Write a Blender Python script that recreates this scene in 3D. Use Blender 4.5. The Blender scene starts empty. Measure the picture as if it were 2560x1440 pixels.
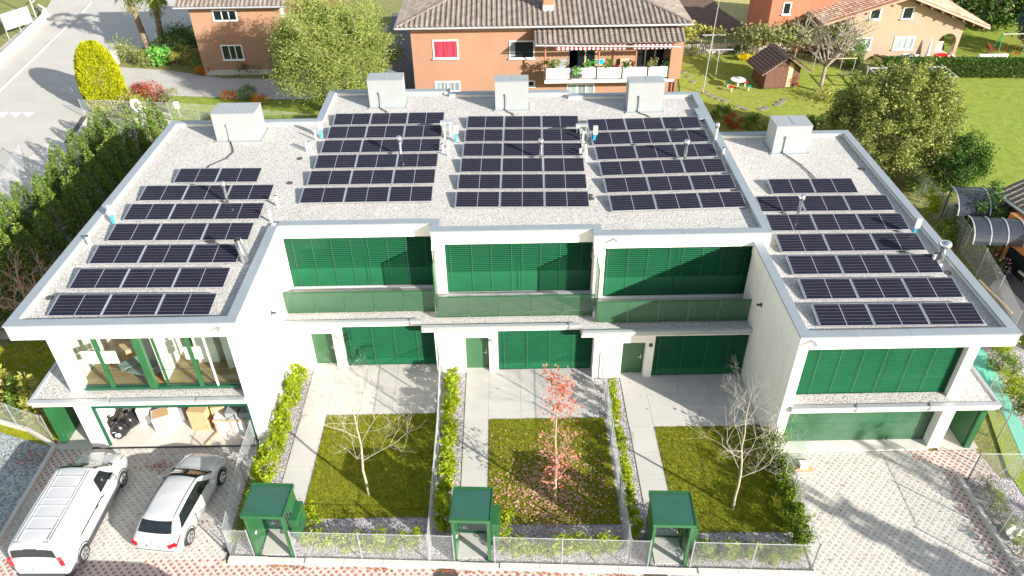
import bpy, math, random
import numpy as np
from mathutils import Vector, Matrix
random.seed(7)
rng = np.random.default_rng(7)
R = math.radians
# ------------------------------------------------------------------ camera
scn = bpy.context.scene
COL = scn.collection
CAM_Z = 25.0
F_PX, PITCH, YAW, ROLL = 1896.23, R(36.630), R(0.283), R(-0.813)
fwd = Vector((math.sin(YAW)*math.cos(PITCH), math.cos(YAW)*math.cos(PITCH), -math.sin(PITCH)))
_r0 = Vector((math.cos(YAW), -math.sin(YAW), 0)); _u0 = _r0.cross(fwd)
c_right = _r0*math.cos(ROLL) + _u0*math.sin(ROLL)
c_up = -_r0*math.sin(ROLL) + _u0*math.cos(ROLL)
cam_d = bpy.data.cameras.new('camera'); cam = bpy.data.objects.new('camera', cam_d); COL.objects.link(cam)
m = Matrix((c_right, c_up, -fwd)).transposed().to_4x4(); m.translation = Vector((0, 0, CAM_Z))
cam.matrix_world = m
cam_d.sensor_width = 36.0; cam_d.lens = F_PX/2560*36.0; cam_d.clip_start = 0.1; cam_d.clip_end = 1000
scn.camera = cam
# ------------------------------------------------------------------ light
SUN = Vector((1.17, -1.0, 0.60)).normalized()
SUN_EL = math.asin(SUN.z); SUN_AZ = math.atan2(SUN.x, SUN.y)
w = bpy.data.worlds.new('World'); scn.world = w; w.use_nodes = True
nt = w.node_tree; bg = nt.nodes['Background']
sky = nt.nodes.new('ShaderNodeTexSky'); sky.sky_type = 'NISHITA'; sky.sun_disc = False
sky.sun_elevation = SUN_EL; sky.sun_rotation = SUN_AZ; sky.air_density = 1.0; sky.dust_density = 0.5
wb = nt.nodes.new('ShaderNodeMix'); wb.data_type = 'RGBA'; wb.blend_type = 'MULTIPLY'; wb.inputs[0].default_value = 1
wb.inputs[7].default_value = (1.22, 1.0, .80, 1)      # camera white balance of the photograph
nt.links.new(sky.outputs[0], wb.inputs[6]); nt.links.new(wb.outputs[2], bg.inputs[0]); bg.inputs[1].default_value = 0.115
sl = bpy.data.lights.new('sun', 'SUN'); sl.energy = 4.3; sl.angle = R(0.55); sl.color = (1.0, 0.955, 0.88)
so = bpy.data.objects.new('sun', sl); COL.objects.link(so)
so.rotation_euler = SUN.to_track_quat('Z', 'Y').to_euler(); so.location = (60, -50, 60)
scn.view_settings.view_transform = 'Standard'; scn.view_settings.look = 'None'
scn.view_settings.gamma = 1.0; scn.view_settings.use_curve_mapping = False
scn.view_settings.exposure = 1.33
scn.cycles.max_bounces = 8; scn.cycles.transparent_max_bounces = 16
scn.cycles.sample_clamp_indirect = 8.0

def _ray(px, py): return fwd*F_PX + c_right*(px-1280) - c_up*(py-720)
def at_z(px, py, z=0.0):
    d = _ray(px, py); t = (z-CAM_Z)/d.z; return Vector((d.x*t, d.y*t, z))
def at_y(px, py, Y):
    d = _ray(px, py); t = Y/d.y; return Vector((d.x*t, Y, CAM_Z+d.z*t))
def at_zs(pts, z=0.0): return [tuple(at_z(a, b, z)[:2]) for a, b in pts]
# ------------------------------------------------------------------ materials
MATS = {}
class N:
    def __init__(s, name):
        s.m = bpy.data.materials.new(name); s.m.use_nodes = True; s.t = s.m.node_tree
        s.b = s.t.nodes['Principled BSDF']; s.o = s.t.nodes['Material Output']
        s._tc = None
        MATS[name] = s.m
    def n(s, typ, **kw):
        x = s.t.nodes.new(typ)
        for k, v in kw.items(): setattr(x, k, v)
        return x
    def l(s, a, b): s.t.links.new(a, b)
    @property
    def oc(s):
        if s._tc is None: s._tc = s.n('ShaderNodeTexCoord')
        return s._tc.outputs['Object']
    def noise(s, scale, detail=3, rough=.55, vec=None):
        x = s.n('ShaderNodeTexNoise'); x.inputs['Scale'].default_value = scale
        x.inputs['Detail'].default_value = detail; x.inputs['Roughness'].default_value = rough
        s.l(vec or s.oc, x.inputs['Vector']); return x.outputs['Fac']
    def vor(s, scale, feature='F1', vec=None, rnd=1.0):
        x = s.n('ShaderNodeTexVoronoi', feature=feature); x.inputs['Scale'].default_value = scale
        x.inputs['Randomness'].default_value = rnd
        s.l(vec or s.oc, x.inputs['Vector']); return x
    def ramp(s, fac, stops, interp='LINEAR'):
        x = s.n('ShaderNodeValToRGB'); x.color_ramp.interpolation = interp
        e = x.color_ramp.elements
        while len(e) < len(stops): e.new(0.5)
        for i, (p, c) in enumerate(stops):
            e[i].position = p; e[i].color = (c[0], c[1], c[2], 1) if not isinstance(c, (int, float)) else (c, c, c, 1)
        s.l(fac, x.inputs[0]); return x.outputs[0]
    def mix(s, fac, a, b, blend='MIX'):
        x = s.n('ShaderNodeMix', data_type='RGBA', blend_type=blend)
        for i, v in ((0, fac), (6, a), (7, b)):
            if hasattr(v, 'node'): s.l(v, x.inputs[i])
            elif isinstance(v, (int, float)) and i == 0: x.inputs[i].default_value = v
            else: x.inputs[i].default_value = (v[0], v[1], v[2], 1)
        return x.outputs[2]
    def math(s, op, a, b=None, c=None):
        x = s.n('ShaderNodeMath', operation=op)
        for i, v in enumerate((a, b, c)):
            if v is None: continue
            if hasattr(v, 'node'): s.l(v, x.inputs[i])
            else: x.inputs[i].default_value = v
        return x.outputs[0]
    def xyz(s, vec=None):
        x = s.n('ShaderNodeSeparateXYZ'); s.l(vec or s.oc, x.inputs[0]); return x.outputs
    def bump(s, h, strength=.3, dist=.01):
        x = s.n('ShaderNodeBump'); x.inputs['Strength'].default_value = strength; x.inputs['Distance'].default_value = dist
        s.l(h, x.inputs['Height']); s.l(x.outputs[0], s.b.inputs['Normal']); return x
    def base(s, c):
        if hasattr(c, 'node'): s.l(c, s.b.inputs['Base Color'])
        else: s.b.inputs['Base Color'].default_value = (c[0], c[1], c[2], 1)
    def set(s, rough=None, metal=None, coat=None, spec=None):
        if rough is not None: s.b.inputs['Roughness'].default_value = rough
        if metal is not None: s.b.inputs['Metallic'].default_value = metal
        if coat is not None: s.b.inputs['Coat Weight'].default_value = coat; s.b.inputs['Coat Roughness'].default_value = .05
        if spec is not None: s.b.inputs['Specular IOR Level'].default_value = spec
def mat(name, col, rough=.6, metal=0, var=.12, vs=1.5, bump=0, bs=40, coat=None, spec=None):
    n = N(name)
    c2 = tuple(max(0, c*(1-var)) for c in col); c1 = tuple(min(1, c*(1+var*.5)) for c in col)
    f = n.noise(vs, 5, .62)
    n.base(n.ramp(f, [(.3, c2), (.7, c1)])); n.set(rough, metal, coat, spec)
    if bump: n.bump(n.noise(bs, 3), bump, .01)
    return n.m
def leafmat(name, cols, rough=.5, tl=.35, ns=.8):
    """leaf colours vary leaf by leaf; some light passes through"""
    n = N(name)
    g = n.n('ShaderNodeNewGeometry'); rpi = g.outputs['Random Per Island']
    k = len(cols)
    c = n.ramp(rpi, [((i+.5)/k, cc) for i, cc in enumerate(cols)])
    nn = n.noise(ns, 2)
    c = n.mix(n.math('MULTIPLY', nn, .5), c, cols[0])
    n.base(c); n.set(rough, 0, None, .12)
    t = n.n('ShaderNodeBsdfTranslucent'); n.l(c, t.inputs[0])
    mx = n.n('ShaderNodeMixShader'); mx.inputs[0].default_value = tl
    n.l(n.b.outputs[0], mx.inputs[1]); n.l(t.outputs[0], mx.inputs[2]); n.l(mx.outputs[0], n.o.inputs[0])
    return n.m
def gravelmat(name, stops, scale=22, bump=.9, tint=None):
    n = N(name)
    v = n.vor(scale); v2 = n.vor(scale*1.9)
    col = n.ramp(n.xyz(v.outputs['Color'])[0], stops)
    col2 = n.ramp(n.xyz(v2.outputs['Color'])[1], stops)
    c = n.mix(.4, col, col2)
    gap = n.ramp(v.outputs['Distance'], [(.35, 1.0), (.75, .55)])
    c = n.mix(1.0, c, gap, 'MULTIPLY')
    big = n.ramp(n.noise(.7, 4), [(.3, .9), (.7, 1.0)])
    c = n.mix(1.0, c, big, 'MULTIPLY')
    n.base(c); n.set(.85, 0, None, .3)
    n.bump(n.math('SUBTRACT', 1.0, v.outputs['Distance']), bump, .03)
    return n.m
M = {}
# render: white mineral plaster with faint weathering
n = N('white_plaster'); f = n.noise(.9, 6, .65); f2 = n.noise(60, 2)
c = n.ramp(f, [(.25, (.77, .755, .69)), (.6, (.82, .805, .745))])
x = n.n('ShaderNodeMapping'); x.inputs['Scale'].default_value = (3, 3, .12); n.l(n.oc, x.inputs[0])
c = n.mix(1.0, c, n.ramp(n.noise(1.0, 5, .7, x.outputs[0]), [(.30, .88), (.5, 1.0)]), 'MULTIPLY'); n.base(c); n.set(.85, 0, None, .2); n.bump(f2, .12, .004); M['wall'] = n.m
n = N('orange_plaster'); f = n.noise(.5, 6, .6)
n.base(n.ramp(f, [(.25, (.34, .19, .12)), (.7, (.38, .22, .14))])); n.set(.9, 0, None, .2); n.bump(n.noise(35, 3), .2, .006); M['orange'] = n.m
n = N('dark_orange_plaster'); f = n.noise(.5, 6, .6)
n.base(n.ramp(f, [(.25, (.40, .16, .05)), (.7, (.46, .19, .07))])); n.set(.9, 0, None, .2); n.bump(n.noise(35, 3), .2, .006); M['orange2'] = n.m
n = N('peach_plaster'); f = n.noise(.4, 6, .6)
n.base(n.ramp(f, [(.25, (.35, .27, .185)), (.7, (.385, .30, .215))])); n.set(.9, 0, None, .2); n.bump(n.noise(35, 3), .15, .006); M['peach'] = n.m
n = N('red_plaster'); n.base(n.ramp(n.noise(.5, 5), [(.3, (.42, .14, .08)), (.7, (.5, .18, .1))])); n.set(.9); M['redwall'] = n.m
M['coping'] = mat('coping_sheet_metal', (.33, .37, .40), .45, .3, .08, 1.2)
M['gutter'] = mat('gutter_sheet_metal', (.50, .52, .54), .4, .4, .08, 2)
M['unit'] = mat('light_grey_casing', (.31, .335, .345), .55, .05, .05, 1.0)
M['alu'] = mat('aluminium', (.62, .64, .66), .35, .7, .08, 3)
M['steel'] = mat('galvanised_steel', (.52, .56, .58), .38, .65, .2, 6)
M['zincwhite'] = mat('galvanised_wire', (.48, .50, .51), .5, .3, .12, 4)
M['inox'] = mat('stainless_steel', (.75, .76, .77), .22, .95, .08, 3)
M['pipe'] = mat('grey_plastic_pipe', (.74, .74, .72), .5, 0, .08, 3)
M['black'] = mat('black_plastic', (.02, .02, .022), .45, 0, .2, 4)
M['rubber'] = mat('rubber', (.018, .018, .018), .75, 0, .2, 6)
M['green'] = mat('green_enamel', (.022, .115, .038), .34, 0, .2, 1.2, coat=.3)
M['dkgreen'] = mat('dark_green_enamel', (.008, .085, .045), .3, 0, .15, 1.5)
M['roofgreen'] = mat('green_roof_sheet', (.028, .105, .072), .42, 0, .12, 2.0, .05, 30)
M['slat'] = mat('green_blind_slat', (.012, .105, .045), .45, 0, .12, .8, spec=.12)
M['cord'] = mat('blind_guide_cord', (.07, .14, .09), .5, 0, .1, 3)
M['door'] = mat('green_door', (.045, .125, .058), .3, 0, .06, 1.0)
M['white'] = mat('white_lacquer', (.78, .78, .77), .4, 0, .04, 2)
M['carwhite'] = mat('white_car_paint', (.50, .505, .51), .25, 0, .02, 1, coat=.8)
M['carglass'] = mat('dark_car_glass', (.012, .016, .018), .06, 0, .3, 3, spec=.8)
M['redlens'] = mat('red_lamp_lens', (.55, .012, .02), .12, 0, .3, 12, coat=1)
M['trim'] = mat('dark_trim', (.05, .055, .06), .6, 0, .2, 5)
M['rim'] = mat('silver_rim', (.5, .51, .52), .35, .7, .1, 6)
M['rimsteel'] = mat('steel_wheel', (.33, .34, .35), .45, .5, .15, 6)
M['blueplate'] = mat('plate_blue', (.02, .08, .5), .4)
M['card'] = mat('cardboard', (.56, .36, .19), .8, 0, .12, 2)
M['wood'] = mat('pale_timber', (.52, .38, .24), .75, 0, .2, 5)
M['brownwood'] = mat('brown_timber', (.13, .06, .035), .7, 0, .3, 5)
M['slatwhite'] = mat('cream_slat', (.72, .69, .62), .6, 0, .06, 3)
M['bag'] = mat('black_bin_bag', (.02, .02, .022), .22, 0, .4, 8, .6, 12)
M['blue'] = mat('blue_cable_sleeve', (.01, .42, .75), .4)
M['red'] = mat('red_plastic', (.6, .02, .02), .35)
M['yellowmat'] = mat('yellow_plastic', (.75, .55, .02), .4)
M['tgreen'] = mat('green_plastic', (.0, .33, .16), .35)
def curtainmat(name, a, b):
    n = N(name); x = n.n('ShaderNodeMapping'); x.inputs['Scale'].default_value = (7, 7, .25); n.l(n.oc, x.inputs[0])
    n.base(n.ramp(n.noise(1.0, 3, .6, x.outputs[0]), [(.35, a), (.62, b)])); n.set(.8); return n.m
M['curtainred'] = curtainmat('red_curtain', (.22, .01, .025), (.50, .05, .09))
M['curtain'] = curtainmat('pale_curtain', (.10, .13, .14), (.34, .39, .39))
M['steppingstone'] = mat('stepping_stone', (.24, .22, .18), .9, 0, .4, 3)
M['stone'] = mat('pale_stone', (.55, .51, .45), .85, 0, .25, 3, .4, 20)
M['kerb'] = mat('concrete_kerb', (.56, .54, .50), .85, 0, .14, 2.5, .3, 40)
M['curbbeige'] = mat('smooth_concrete_kerb', (.66, .62, .56), .8, 0, .1, 2.5, .15, 40)
M['brick'] = mat('orange_brick', (.55, .19, .09), .85, 0, .3, 6, .4, 25)
M['soil'] = mat('bare_soil', (.16, .09, .06), .95, 0, .5, 1.6, 1.0, 5)
M['grate'] = mat('iron_cover', (.12, .11, .10), .6, .5, .3, 20, .5, 60)
M['leafred'] = leafmat('maple_leaf', [(.50, .16, .11), (.62, .24, .17), (.40, .12, .10), (.68, .34, .24)], .5, .3)
M['litter'] = leafmat('fallen_leaf', [(.55, .30, .20), (.62, .38, .28), (.45, .18, .10), (.66, .44, .34)], .7, .1)
M['litter2'] = leafmat('fallen_leaf_brown', [(.35, .09, .03), (.5, .16, .05), (.42, .2, .1)], .7, .1)
M['laurel'] = leafmat('laurel_leaf', [(.24, .32, .012), (.40, .48, .025), (.15, .24, .010), (.50, .54, .04)], .35, .35)
M['laureldk'] = leafmat('dark_laurel_leaf', [(.10, .17, .012), (.17, .25, .018), (.28, .36, .035), (.05, .10, .01)], .35, .3)
M['conifer'] = leafmat('cypress_sprig', [(.09, .16, .025), (.17, .26, .04), (.04, .085, .015), (.30, .38, .08)], .6, .2)
M['tuja'] = leafmat('golden_thuja_sprig', [(.36, .38, .008), (.47, .47, .010), (.24, .28, .006), (.52, .52, .02)], .6, .2)
M['pine'] = leafmat('pine_needles', [(.22, .28, .06), (.33, .39, .10), (.12, .18, .035), (.45, .48, .18)], .6, .25)
M['olive'] = leafmat('olive_green_leaf', [(.18, .22, .05), (.32, .35, .09), (.08, .12, .03), (.50, .50, .18)], .55, .25)
M['darkleaf'] = leafmat('dark_green_leaf', [(.05, .12, .02), (.09, .17, .03), (.03, .07, .015), (.15, .24, .05)], .45, .25)
M['midleaf'] = leafmat('mid_green_leaf', [(.12, .2, .03), (.18, .28, .05), (.07, .13, .02), (.26, .34, .08)], .5, .25)
M['yelleaf'] = leafmat('yellowing_leaf', [(.34, .34, .06), (.45, .42, .10), (.22, .26, .05), (.5, .47, .2)], .5, .3)
M['brightleaf'] = leafmat('bright_green_leaf', [(.10, .36, .05), (.18, .46, .08), (.3, .55, .15)], .45, .35)
M['orangefl'] = leafmat('orange_flower', [(.75, .20, .01), (.8, .32, .02), (.5, .1, .01), (.3, .25, .03)], .6, .2)
M['yellowfl'] = leafmat('yellow_flower', [(.8, .6, .0), (.85, .7, .02), (.6, .5, .02)], .6, .2)
M['redfl'] = leafmat('red_shrub_leaf', [(.5, .06, .04), (.6, .12, .06), (.2, .1, .04), (.12, .16, .05)], .6, .2)
M['pinkfl'] = leafmat('pink_flower', [(.75, .35, .4), (.8, .5, .5)], .6, .2)
M['vine'] = leafmat('vine_leaf', [(.22, .26, .08), (.33, .33, .13), (.14, .19, .05), (.45, .42, .25)], .6, .25)
M['bluespruce'] = leafmat('blue_spruce_needles', [(.08, .14, .15), (.14, .2, .21), (.05, .09, .1)], .6, .1)
M['palmleaf'] = leafmat('palm_frond', [(.16, .22, .03), (.30, .36, .05), (.08, .13, .02), (.42, .40, .08)], .5, .25)
M['bark'] = mat('pale_bark', (.40, .34, .25), .85, 0, .35, 8, .5, 30)
M['pinebark'] = mat('pinkish_bark', (.42, .30, .24), .85, 0, .35, 6, .6, 20)
M['twig'] = mat('grey_twig', (.30, .26, .22), .85, 0, .3, 6)
M['twigpale'] = mat('pale_twig', (.50, .46, .38), .8, 0, .2, 6)
M['fibre'] = mat('palm_trunk_fibre', (.24, .18, .12), .95, 0, .5, 6, .9, 14)
GR = [(0, (.44, .42, .40)), (.25, (.60, .575, .54)), (.6, (.71, .685, .645)), (.85, (.76, .735, .695)), (1, (.62, .51, .43))]
M['gravel'] = gravelmat('roof_gravel', GR, 19, .55)
M['gravel2'] = gravelmat('garden_gravel', [(0, (.22, .20, .22)), (.3, (.44, .40, .42)), (.7, (.62, .58, .60)), (1, (.70, .62, .62))], 15, .8)
M['pebble'] = gravelmat('blue_grey_pebbles', [(0, (.20, .25, .26)), (.4, (.34, .40, .41)), (.8, (.52, .56, .56)), (1, (.62, .60, .54))], 12, .9)
# porcelain terrace tile, concrete path, asphalt etc.
n = N('terrace_tile'); f = n.noise(1.2, 5); g = n.n('ShaderNodeObjectInfo')
c = n.ramp(f, [(.25, (.47, .455, .42)), (.75, (.525, .51, .475))]); n.base(n.mix(n.math('MULTIPLY', g.outputs['Random'], .25), c, (.43, .42, .39))); n.set(.7, 0, None, .35); M['tile'] = n.m
M['floor'] = mat('garage_screed', (.60, .56, .50), .7, 0, .08, 1)
n = N('asphalt'); f = n.noise(.35, 7, .65); f2 = n.noise(90, 2)
c = n.ramp(f, [(.2, (.44, .415, .37)), (.5, (.51, .485, .44)), (.8, (.56, .53, .49))]); c = n.mix(n.math('MULTIPLY', f2, .25), c, (.25, .24, .24)); n.base(c); n.set(.92, 0, None, .2); n.bump(f2, .3, .006); M['asphalt'] = n.m
n = N('dark_asphalt'); f = n.noise(.5, 6, .65); n.base(n.ramp(f, [(.2, (.10, .10, .105)), (.8, (.15, .145, .145))])); n.set(.9); M['dasphalt'] = n.m
n = N('paver_concrete'); f = n.noise(.8, 6, .6); f3 = n.noise(14, 4)
c = n.ramp(f, [(.25, (.58, .545, .485)), (.75, (.68, .64, .575))]); c = n.mix(n.math('MULTIPLY', f3, .35), c, (.40, .38, .36))
x = n.n('ShaderNodeMapping'); x.inputs['Rotation'].default_value = (0, 0, R(45)); n.l(n.oc, x.inputs[0])
q = n.xyz(x.outputs[0]); P = .205
def tri(o): return n.math('ABSOLUTE', n.math('SUBTRACT', n.math('FRACT', n.math('DIVIDE', o, P*2)), .5))
j = n.math('MAXIMUM', n.math('GREATER_THAN', tri(q[0]), .482), n.math('GREATER_THAN', tri(q[1]), .482))
c = n.mix(n.math('MULTIPLY', j, .55), c, (.2, .18, .17)); n.base(c); n.set(.9, 0, None, .2); n.bump(f3, .4, .01); M['paver'] = n.m
M['pred'] = mat('red_paver', (.48, .19, .15), .9, 0, .3, 2.5, .3, 30)
M['pgrey'] = mat('grey_paver_infill', (.47, .45, .415), .9, 0, .35, 3.5, .5, 30)
def lawnmat(name, cs, sc=1.0):
    n = N(name); f = n.noise(.5*sc, 6, .7); f2 = n.noise(28*sc, 4, .75); f3 = n.noise(3.2*sc, 5, .65)
    c = n.ramp(f3, [(.3, cs[0]), (.5, cs[1]), (.72, cs[2])]); c = n.mix(n.ramp(f, [(.35, 0.0), (.7, .6)]), c, cs[3])
    c = n.mix(1.0, c, n.ramp(f2, [(.3, .42), (.62, 1.2)]), 'MULTIPLY'); n.base(c); n.set(.9, 0, None, .05); n.bump(f2, .9, .04); return n.m
M['lawn'] = lawnmat('front_lawn', [(.15, .17, .012), (.27, .28, .018), (.40, .38, .035), (.32, .33, .028)])
M['lawn2'] = lawnmat('bright_lawn', [(.17, .24, .035), (.25, .33, .055), (.33, .39, .08), (.31, .34, .07)], .5)
M['lawn3'] = lawnmat('garden_lawn', [(.19, .25, .038), (.27, .34, .05), (.34, .38, .075), (.37, .35, .11)], .6)
M['ground'] = lawnmat('rough_grass', [(.15, .18, .05), (.22, .25, .07), (.3, .3, .12), (.36, .3, .16)], .4)
M['drygrass'] = lawnmat('dry_grass', [(.40, .33, .14), (.52, .44, .20), (.58, .5, .26), (.45, .38, .14)], .6)
M['tarp'] = mat('turquoise_fleece', (.16, .56, .42), .7, 0, .15, 1.2, .5, 12)
n = N('brown_roof_tile'); g = n.n('ShaderNodeNewGeometry'); oi = n.n('ShaderNodeObjectInfo')
c = n.ramp(n.math('FRACT', n.math('ADD', g.outputs['Random Per Island'], oi.outputs['Random'])), [(0, (.15, .115, .095)), (.5, (.205, .165, .14)), (1, (.26, .215, .185))])
c = n.mix(n.math('MULTIPLY', n.noise(8, 4), .45), c, (.30, .27, .23)); n.base(c); n.set(.85); M['tilebrown'] = n.m
n = N('terracotta_roof_tile'); g = n.n('ShaderNodeNewGeometry'); oi = n.n('ShaderNodeObjectInfo')
c = n.ramp(n.math('FRACT', n.math('ADD', g.outputs['Random Per Island'], oi.outputs['Random'])), [(0, (.40, .20, .13)), (.5, (.52, .28, .19)), (1, (.62, .40, .30))]); n.base(c); n.set(.85); M['tilered'] = n.m
n = N('wood_floor'); q = n.xyz(); br = n.n('ShaderNodeTexBrick'); n.l(n.oc, br.inputs[0])
br.inputs['Scale'].default_value = 1.0; br.inputs['Brick Width'].default_value = 1.2; br.inputs['Row Height'].default_value = .14; br.inputs['Mortar Size'].default_value = .004
br.inputs['Color1'].default_value = (.42, .26, .13, 1); br.inputs['Color2'].default_value = (.33, .19, .09, 1); br.inputs['Mortar'].default_value = (.12, .07, .04, 1)
n.base(br.outputs[0]); n.set(.35); M['woodfloor'] = n.m
# window glass
n = N('clear_glass'); tr = n.n('ShaderNodeBsdfTransparent'); tr.inputs[0].default_value = (.86, .93, .90, 1)
gl = n.n('ShaderNodeBsdfGlossy'); gl.inputs['Roughness'].default_value = .02; fr = n.n('ShaderNodeLayerWeight'); fr.inputs[0].default_value = .5
mx = n.n('ShaderNodeMixShader'); n.l(n.math('ADD', n.math('MULTIPLY', n.math('POWER', fr.outputs[1], 4.0), .7), .05), mx.inputs[0]); n.l(tr.outputs[0], mx.inputs[1]); n.l(gl.outputs[0], mx.inputs[2]); n.l(mx.outputs[0], n.o.inputs[0]); M['glass'] = n.m
n = N('window_pane'); n.base((.012, .018, .020)); n.set(.06, 0, None, .5); M['pane'] = n.m
# perforated green sheet of the balcony rails: small round holes
n = N('perforated_green_sheet'); v = n.vor(38, rnd=0.0); hole = n.math('LESS_THAN', v.outputs['Distance'], .42)
n.base((.035, .115, .055)); n.set(.45)
tr = n.n('ShaderNodeBsdfTransparent'); mx = n.n('ShaderNodeMixShader'); n.l(hole, mx.inputs[0]); n.l(n.b.outputs[0], mx.inputs[1]); n.l(tr.outputs[0], mx.inputs[2]); n.l(mx.outputs[0], n.o.inputs[0]); M['perf'] = n.m
n = N('carport_polycarbonate'); tr = n.n('ShaderNodeBsdfTransparent'); tr.inputs[0].default_value = (.3, .34, .38, 1); n.base((.05, .06, .08)); n.set(.15, 0, None, .8)
mx = n.n('ShaderNodeMixShader'); mx.inputs[0].default_value = .3; n.l(n.b.outputs[0], mx.inputs[1]); n.l(tr.outputs[0], mx.inputs[2]); n.l(mx.outputs[0], n.o.inputs[0]); M['poly'] = n.m
# photovoltaic glass with printed cell grid (6 x 12 half cells per pane)
n = N('solar_cell_glass'); q = n.xyz()
def grid(o, p, wd): return n.math('GREATER_THAN', n.math('ABSOLUTE', n.math('SUBTRACT', n.math('FRACT', n.math('DIVIDE', o, p)), .5)), .5-wd)
gx = grid(q[0], .0825, .055); gy = grid(q[1], .1775, .045)
cell = n.ramp(n.noise(2.0, 3), [(.3, (.008, .008, .020)), (.7, (.014, .013, .028))])
c = n.mix(n.math('MULTIPLY', gx, .35), cell, (.11, .11, .125)); c = n.mix(n.math('MULTIPLY', gy, .8), c, (.15, .145, .14)); n.base(c); n.set(.14, 0, None, .16); M['cells'] = n.m
# ------------------------------------------------------------------ mesh builder
class MB:
    def __init__(s): s.v = []; s.f = []; s.mi = []; s.m = 0
    def add(s, vs, fs):
        b = len(s.v); s.v += [tuple(v) for v in vs]; s.f += [tuple(b+i for i in f) for f in fs]; s.mi += [s.m]*len(fs)
    def box(s, x0, x1, y0, y1, z0, z1):
        s.add([(x0,y0,z0),(x1,y0,z0),(x1,y1,z0),(x0,y1,z0),(x0,y0,z1),(x1,y0,z1),(x1,y1,z1),(x0,y1,z1)],
              [(0,3,2,1),(4,5,6,7),(0,1,5,4),(1,2,6,5),(2,3,7,6),(3,0,4,7)]); return s
    def obox(s, c, d, rz=0, rx=0, ry=0):
        m = Matrix.Rotation(rz, 3, 'Z') @ Matrix.Rotation(rx, 3, 'X') @ Matrix.Rotation(ry, 3, 'Y')
        vs = []
        for z in (-.5, .5):
            for x, y in ((-.5,-.5),(.5,-.5),(.5,.5),(-.5,.5)): vs.append(Vector(c)+m@Vector((x*d[0], y*d[1], z*d[2])))
        s.add(vs, [(0,3,2,1),(4,5,6,7),(0,1,5,4),(1,2,6,5),(2,3,7,6),(3,0,4,7)]); return s
    def prism(s, poly, z0, z1):
        k = len(poly); vs = [(p[0],p[1],z0) for p in poly]+[(p[0],p[1],z1) for p in poly]
        a = sum(poly[i][0]*poly[(i+1)%k][1]-poly[(i+1)%k][0]*poly[i][1] for i in range(k))
        if a < 0: vs = [(p[0],p[1],z0) for p in poly[::-1]]+[(p[0],p[1],z1) for p in poly[::-1]]
        s.add(vs, [tuple(range(k))[::-1], tuple(range(k, 2*k))]+[(i,(i+1)%k,k+(i+1)%k,k+i) for i in range(k)]); return s
    def poly(s, pts): s.add(pts, [tuple(range(len(pts)))]); return s
    def tube(s, a, b, r0, r1=None, n=8, cap=True):
        a = Vector(a); b = Vector(b); r1 = r0 if r1 is None else r1; d = (b-a).normalized()
        x = d.orthogonal().normalized(); y = d.cross(x)
        vs = [p+x*math.cos(6.2832*i/n)*r+y*math.sin(6.2832*i/n)*r for p, r in ((a, r0), (b, r1)) for i in range(n)]
        fs = [(i,(i+1)%n,n+(i+1)%n,n+i) for i in range(n)]
        if cap: fs += [tuple(range(n))[::-1], tuple(range(n, 2*n))]
        s.add(vs, fs); return s
    def path(s, pts, r, n=6):
        for a, b in zip(pts[:-1], pts[1:]): s.tube(a, b, r, r, n)
        return s
    def lathe(s, c, prof, n=12, axis='Z'):
        vs = []
        for r, z in prof:
            for i in range(n):
                a = 6.2832*i/n; p = (r*math.cos(a), r*math.sin(a), z)
                if axis == 'X': p = (p[2], p[0], p[1])
                vs.append((c[0]+p[0], c[1]+p[1], c[2]+p[2]))
        fs = [(k*n+i, k*n+(i+1)%n, (k+1)*n+(i+1)%n, (k+1)*n+i) for k in range(len(prof)-1) for i in range(n)]
        fs += [tuple(range(n))[::-1], tuple(range((len(prof)-1)*n, len(prof)*n))]
        s.add(vs, fs); return s
    def build(s, name, mats, parent=None, smooth=False, loc=None, rz=0, **props):
        me = bpy.data.meshes.new(name); me.from_pydata(s.v, [], s.f)
        mats = mats if isinstance(mats, (list, tuple)) else [mats]
        for x in mats: me.materials.append(M[x])
        if len(mats) > 1: me.polygons.foreach_set('material_index', s.mi)
        if smooth: me.polygons.foreach_set('use_smooth', [True]*len(s.f))
        me.update()
        o = bpy.data.objects.new(name, me); COL.objects.link(o)
        if parent: o.parent = parent
        if loc: o.location = loc
        if rz: o.rotation_euler.z = rz
        for k, v in props.items(): o[k] = v
        return o
def tag(o, label, cat, group=None, kind=None):
    if label: o['label'] = label
    if cat: o['category'] = cat
    if group: o['group'] = group
    if kind: o['kind'] = kind
    return o
def thing(name, label, cat, loc=(0,0,0), rz=0, group=None):
    o = bpy.data.objects.new(name, None); COL.objects.link(o); o.location = loc; o.rotation_euler.z = rz
    o.empty_display_size = .2
    return tag(o, label, cat, group)
def struct(name, mb, mt, **k):
    o = mb.build(name, mt, **k); o['kind'] = 'structure'; return o
def copy_tree(o, parent=None):
    c = o.copy(); COL.objects.link(c)
    if parent: c.parent = parent
    for ch in list(o.children): copy_tree(ch, c)
    return c
def fast_mesh(name, verts, nper, mt, parent=None, loc=None, smooth=False, **props):
    """verts (k*nper,3): k separate faces of nper corners"""
    k = len(verts)//nper; me = bpy.data.meshes.new(name)
    me.vertices.add(len(verts)); me.vertices.foreach_set('co', np.asarray(verts, dtype=np.float32).ravel())
    me.loops.add(len(verts)); me.loops.foreach_set('vertex_index', np.arange(len(verts), dtype=np.int32))
    me.polygons.add(k); me.polygons.foreach_set('loop_start', np.arange(0, len(verts), nper, dtype=np.int32))
    me.polygons.foreach_set('loop_total', np.full(k, nper, dtype=np.int32))
    me.update(calc_edges=True); me.materials.append(M[mt])
    o = bpy.data.objects.new(name, me); COL.objects.link(o)
    if parent: o.parent = parent
    if loc: o.location = loc
    for a, b in props.items(): o[a] = b
    return o
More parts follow.
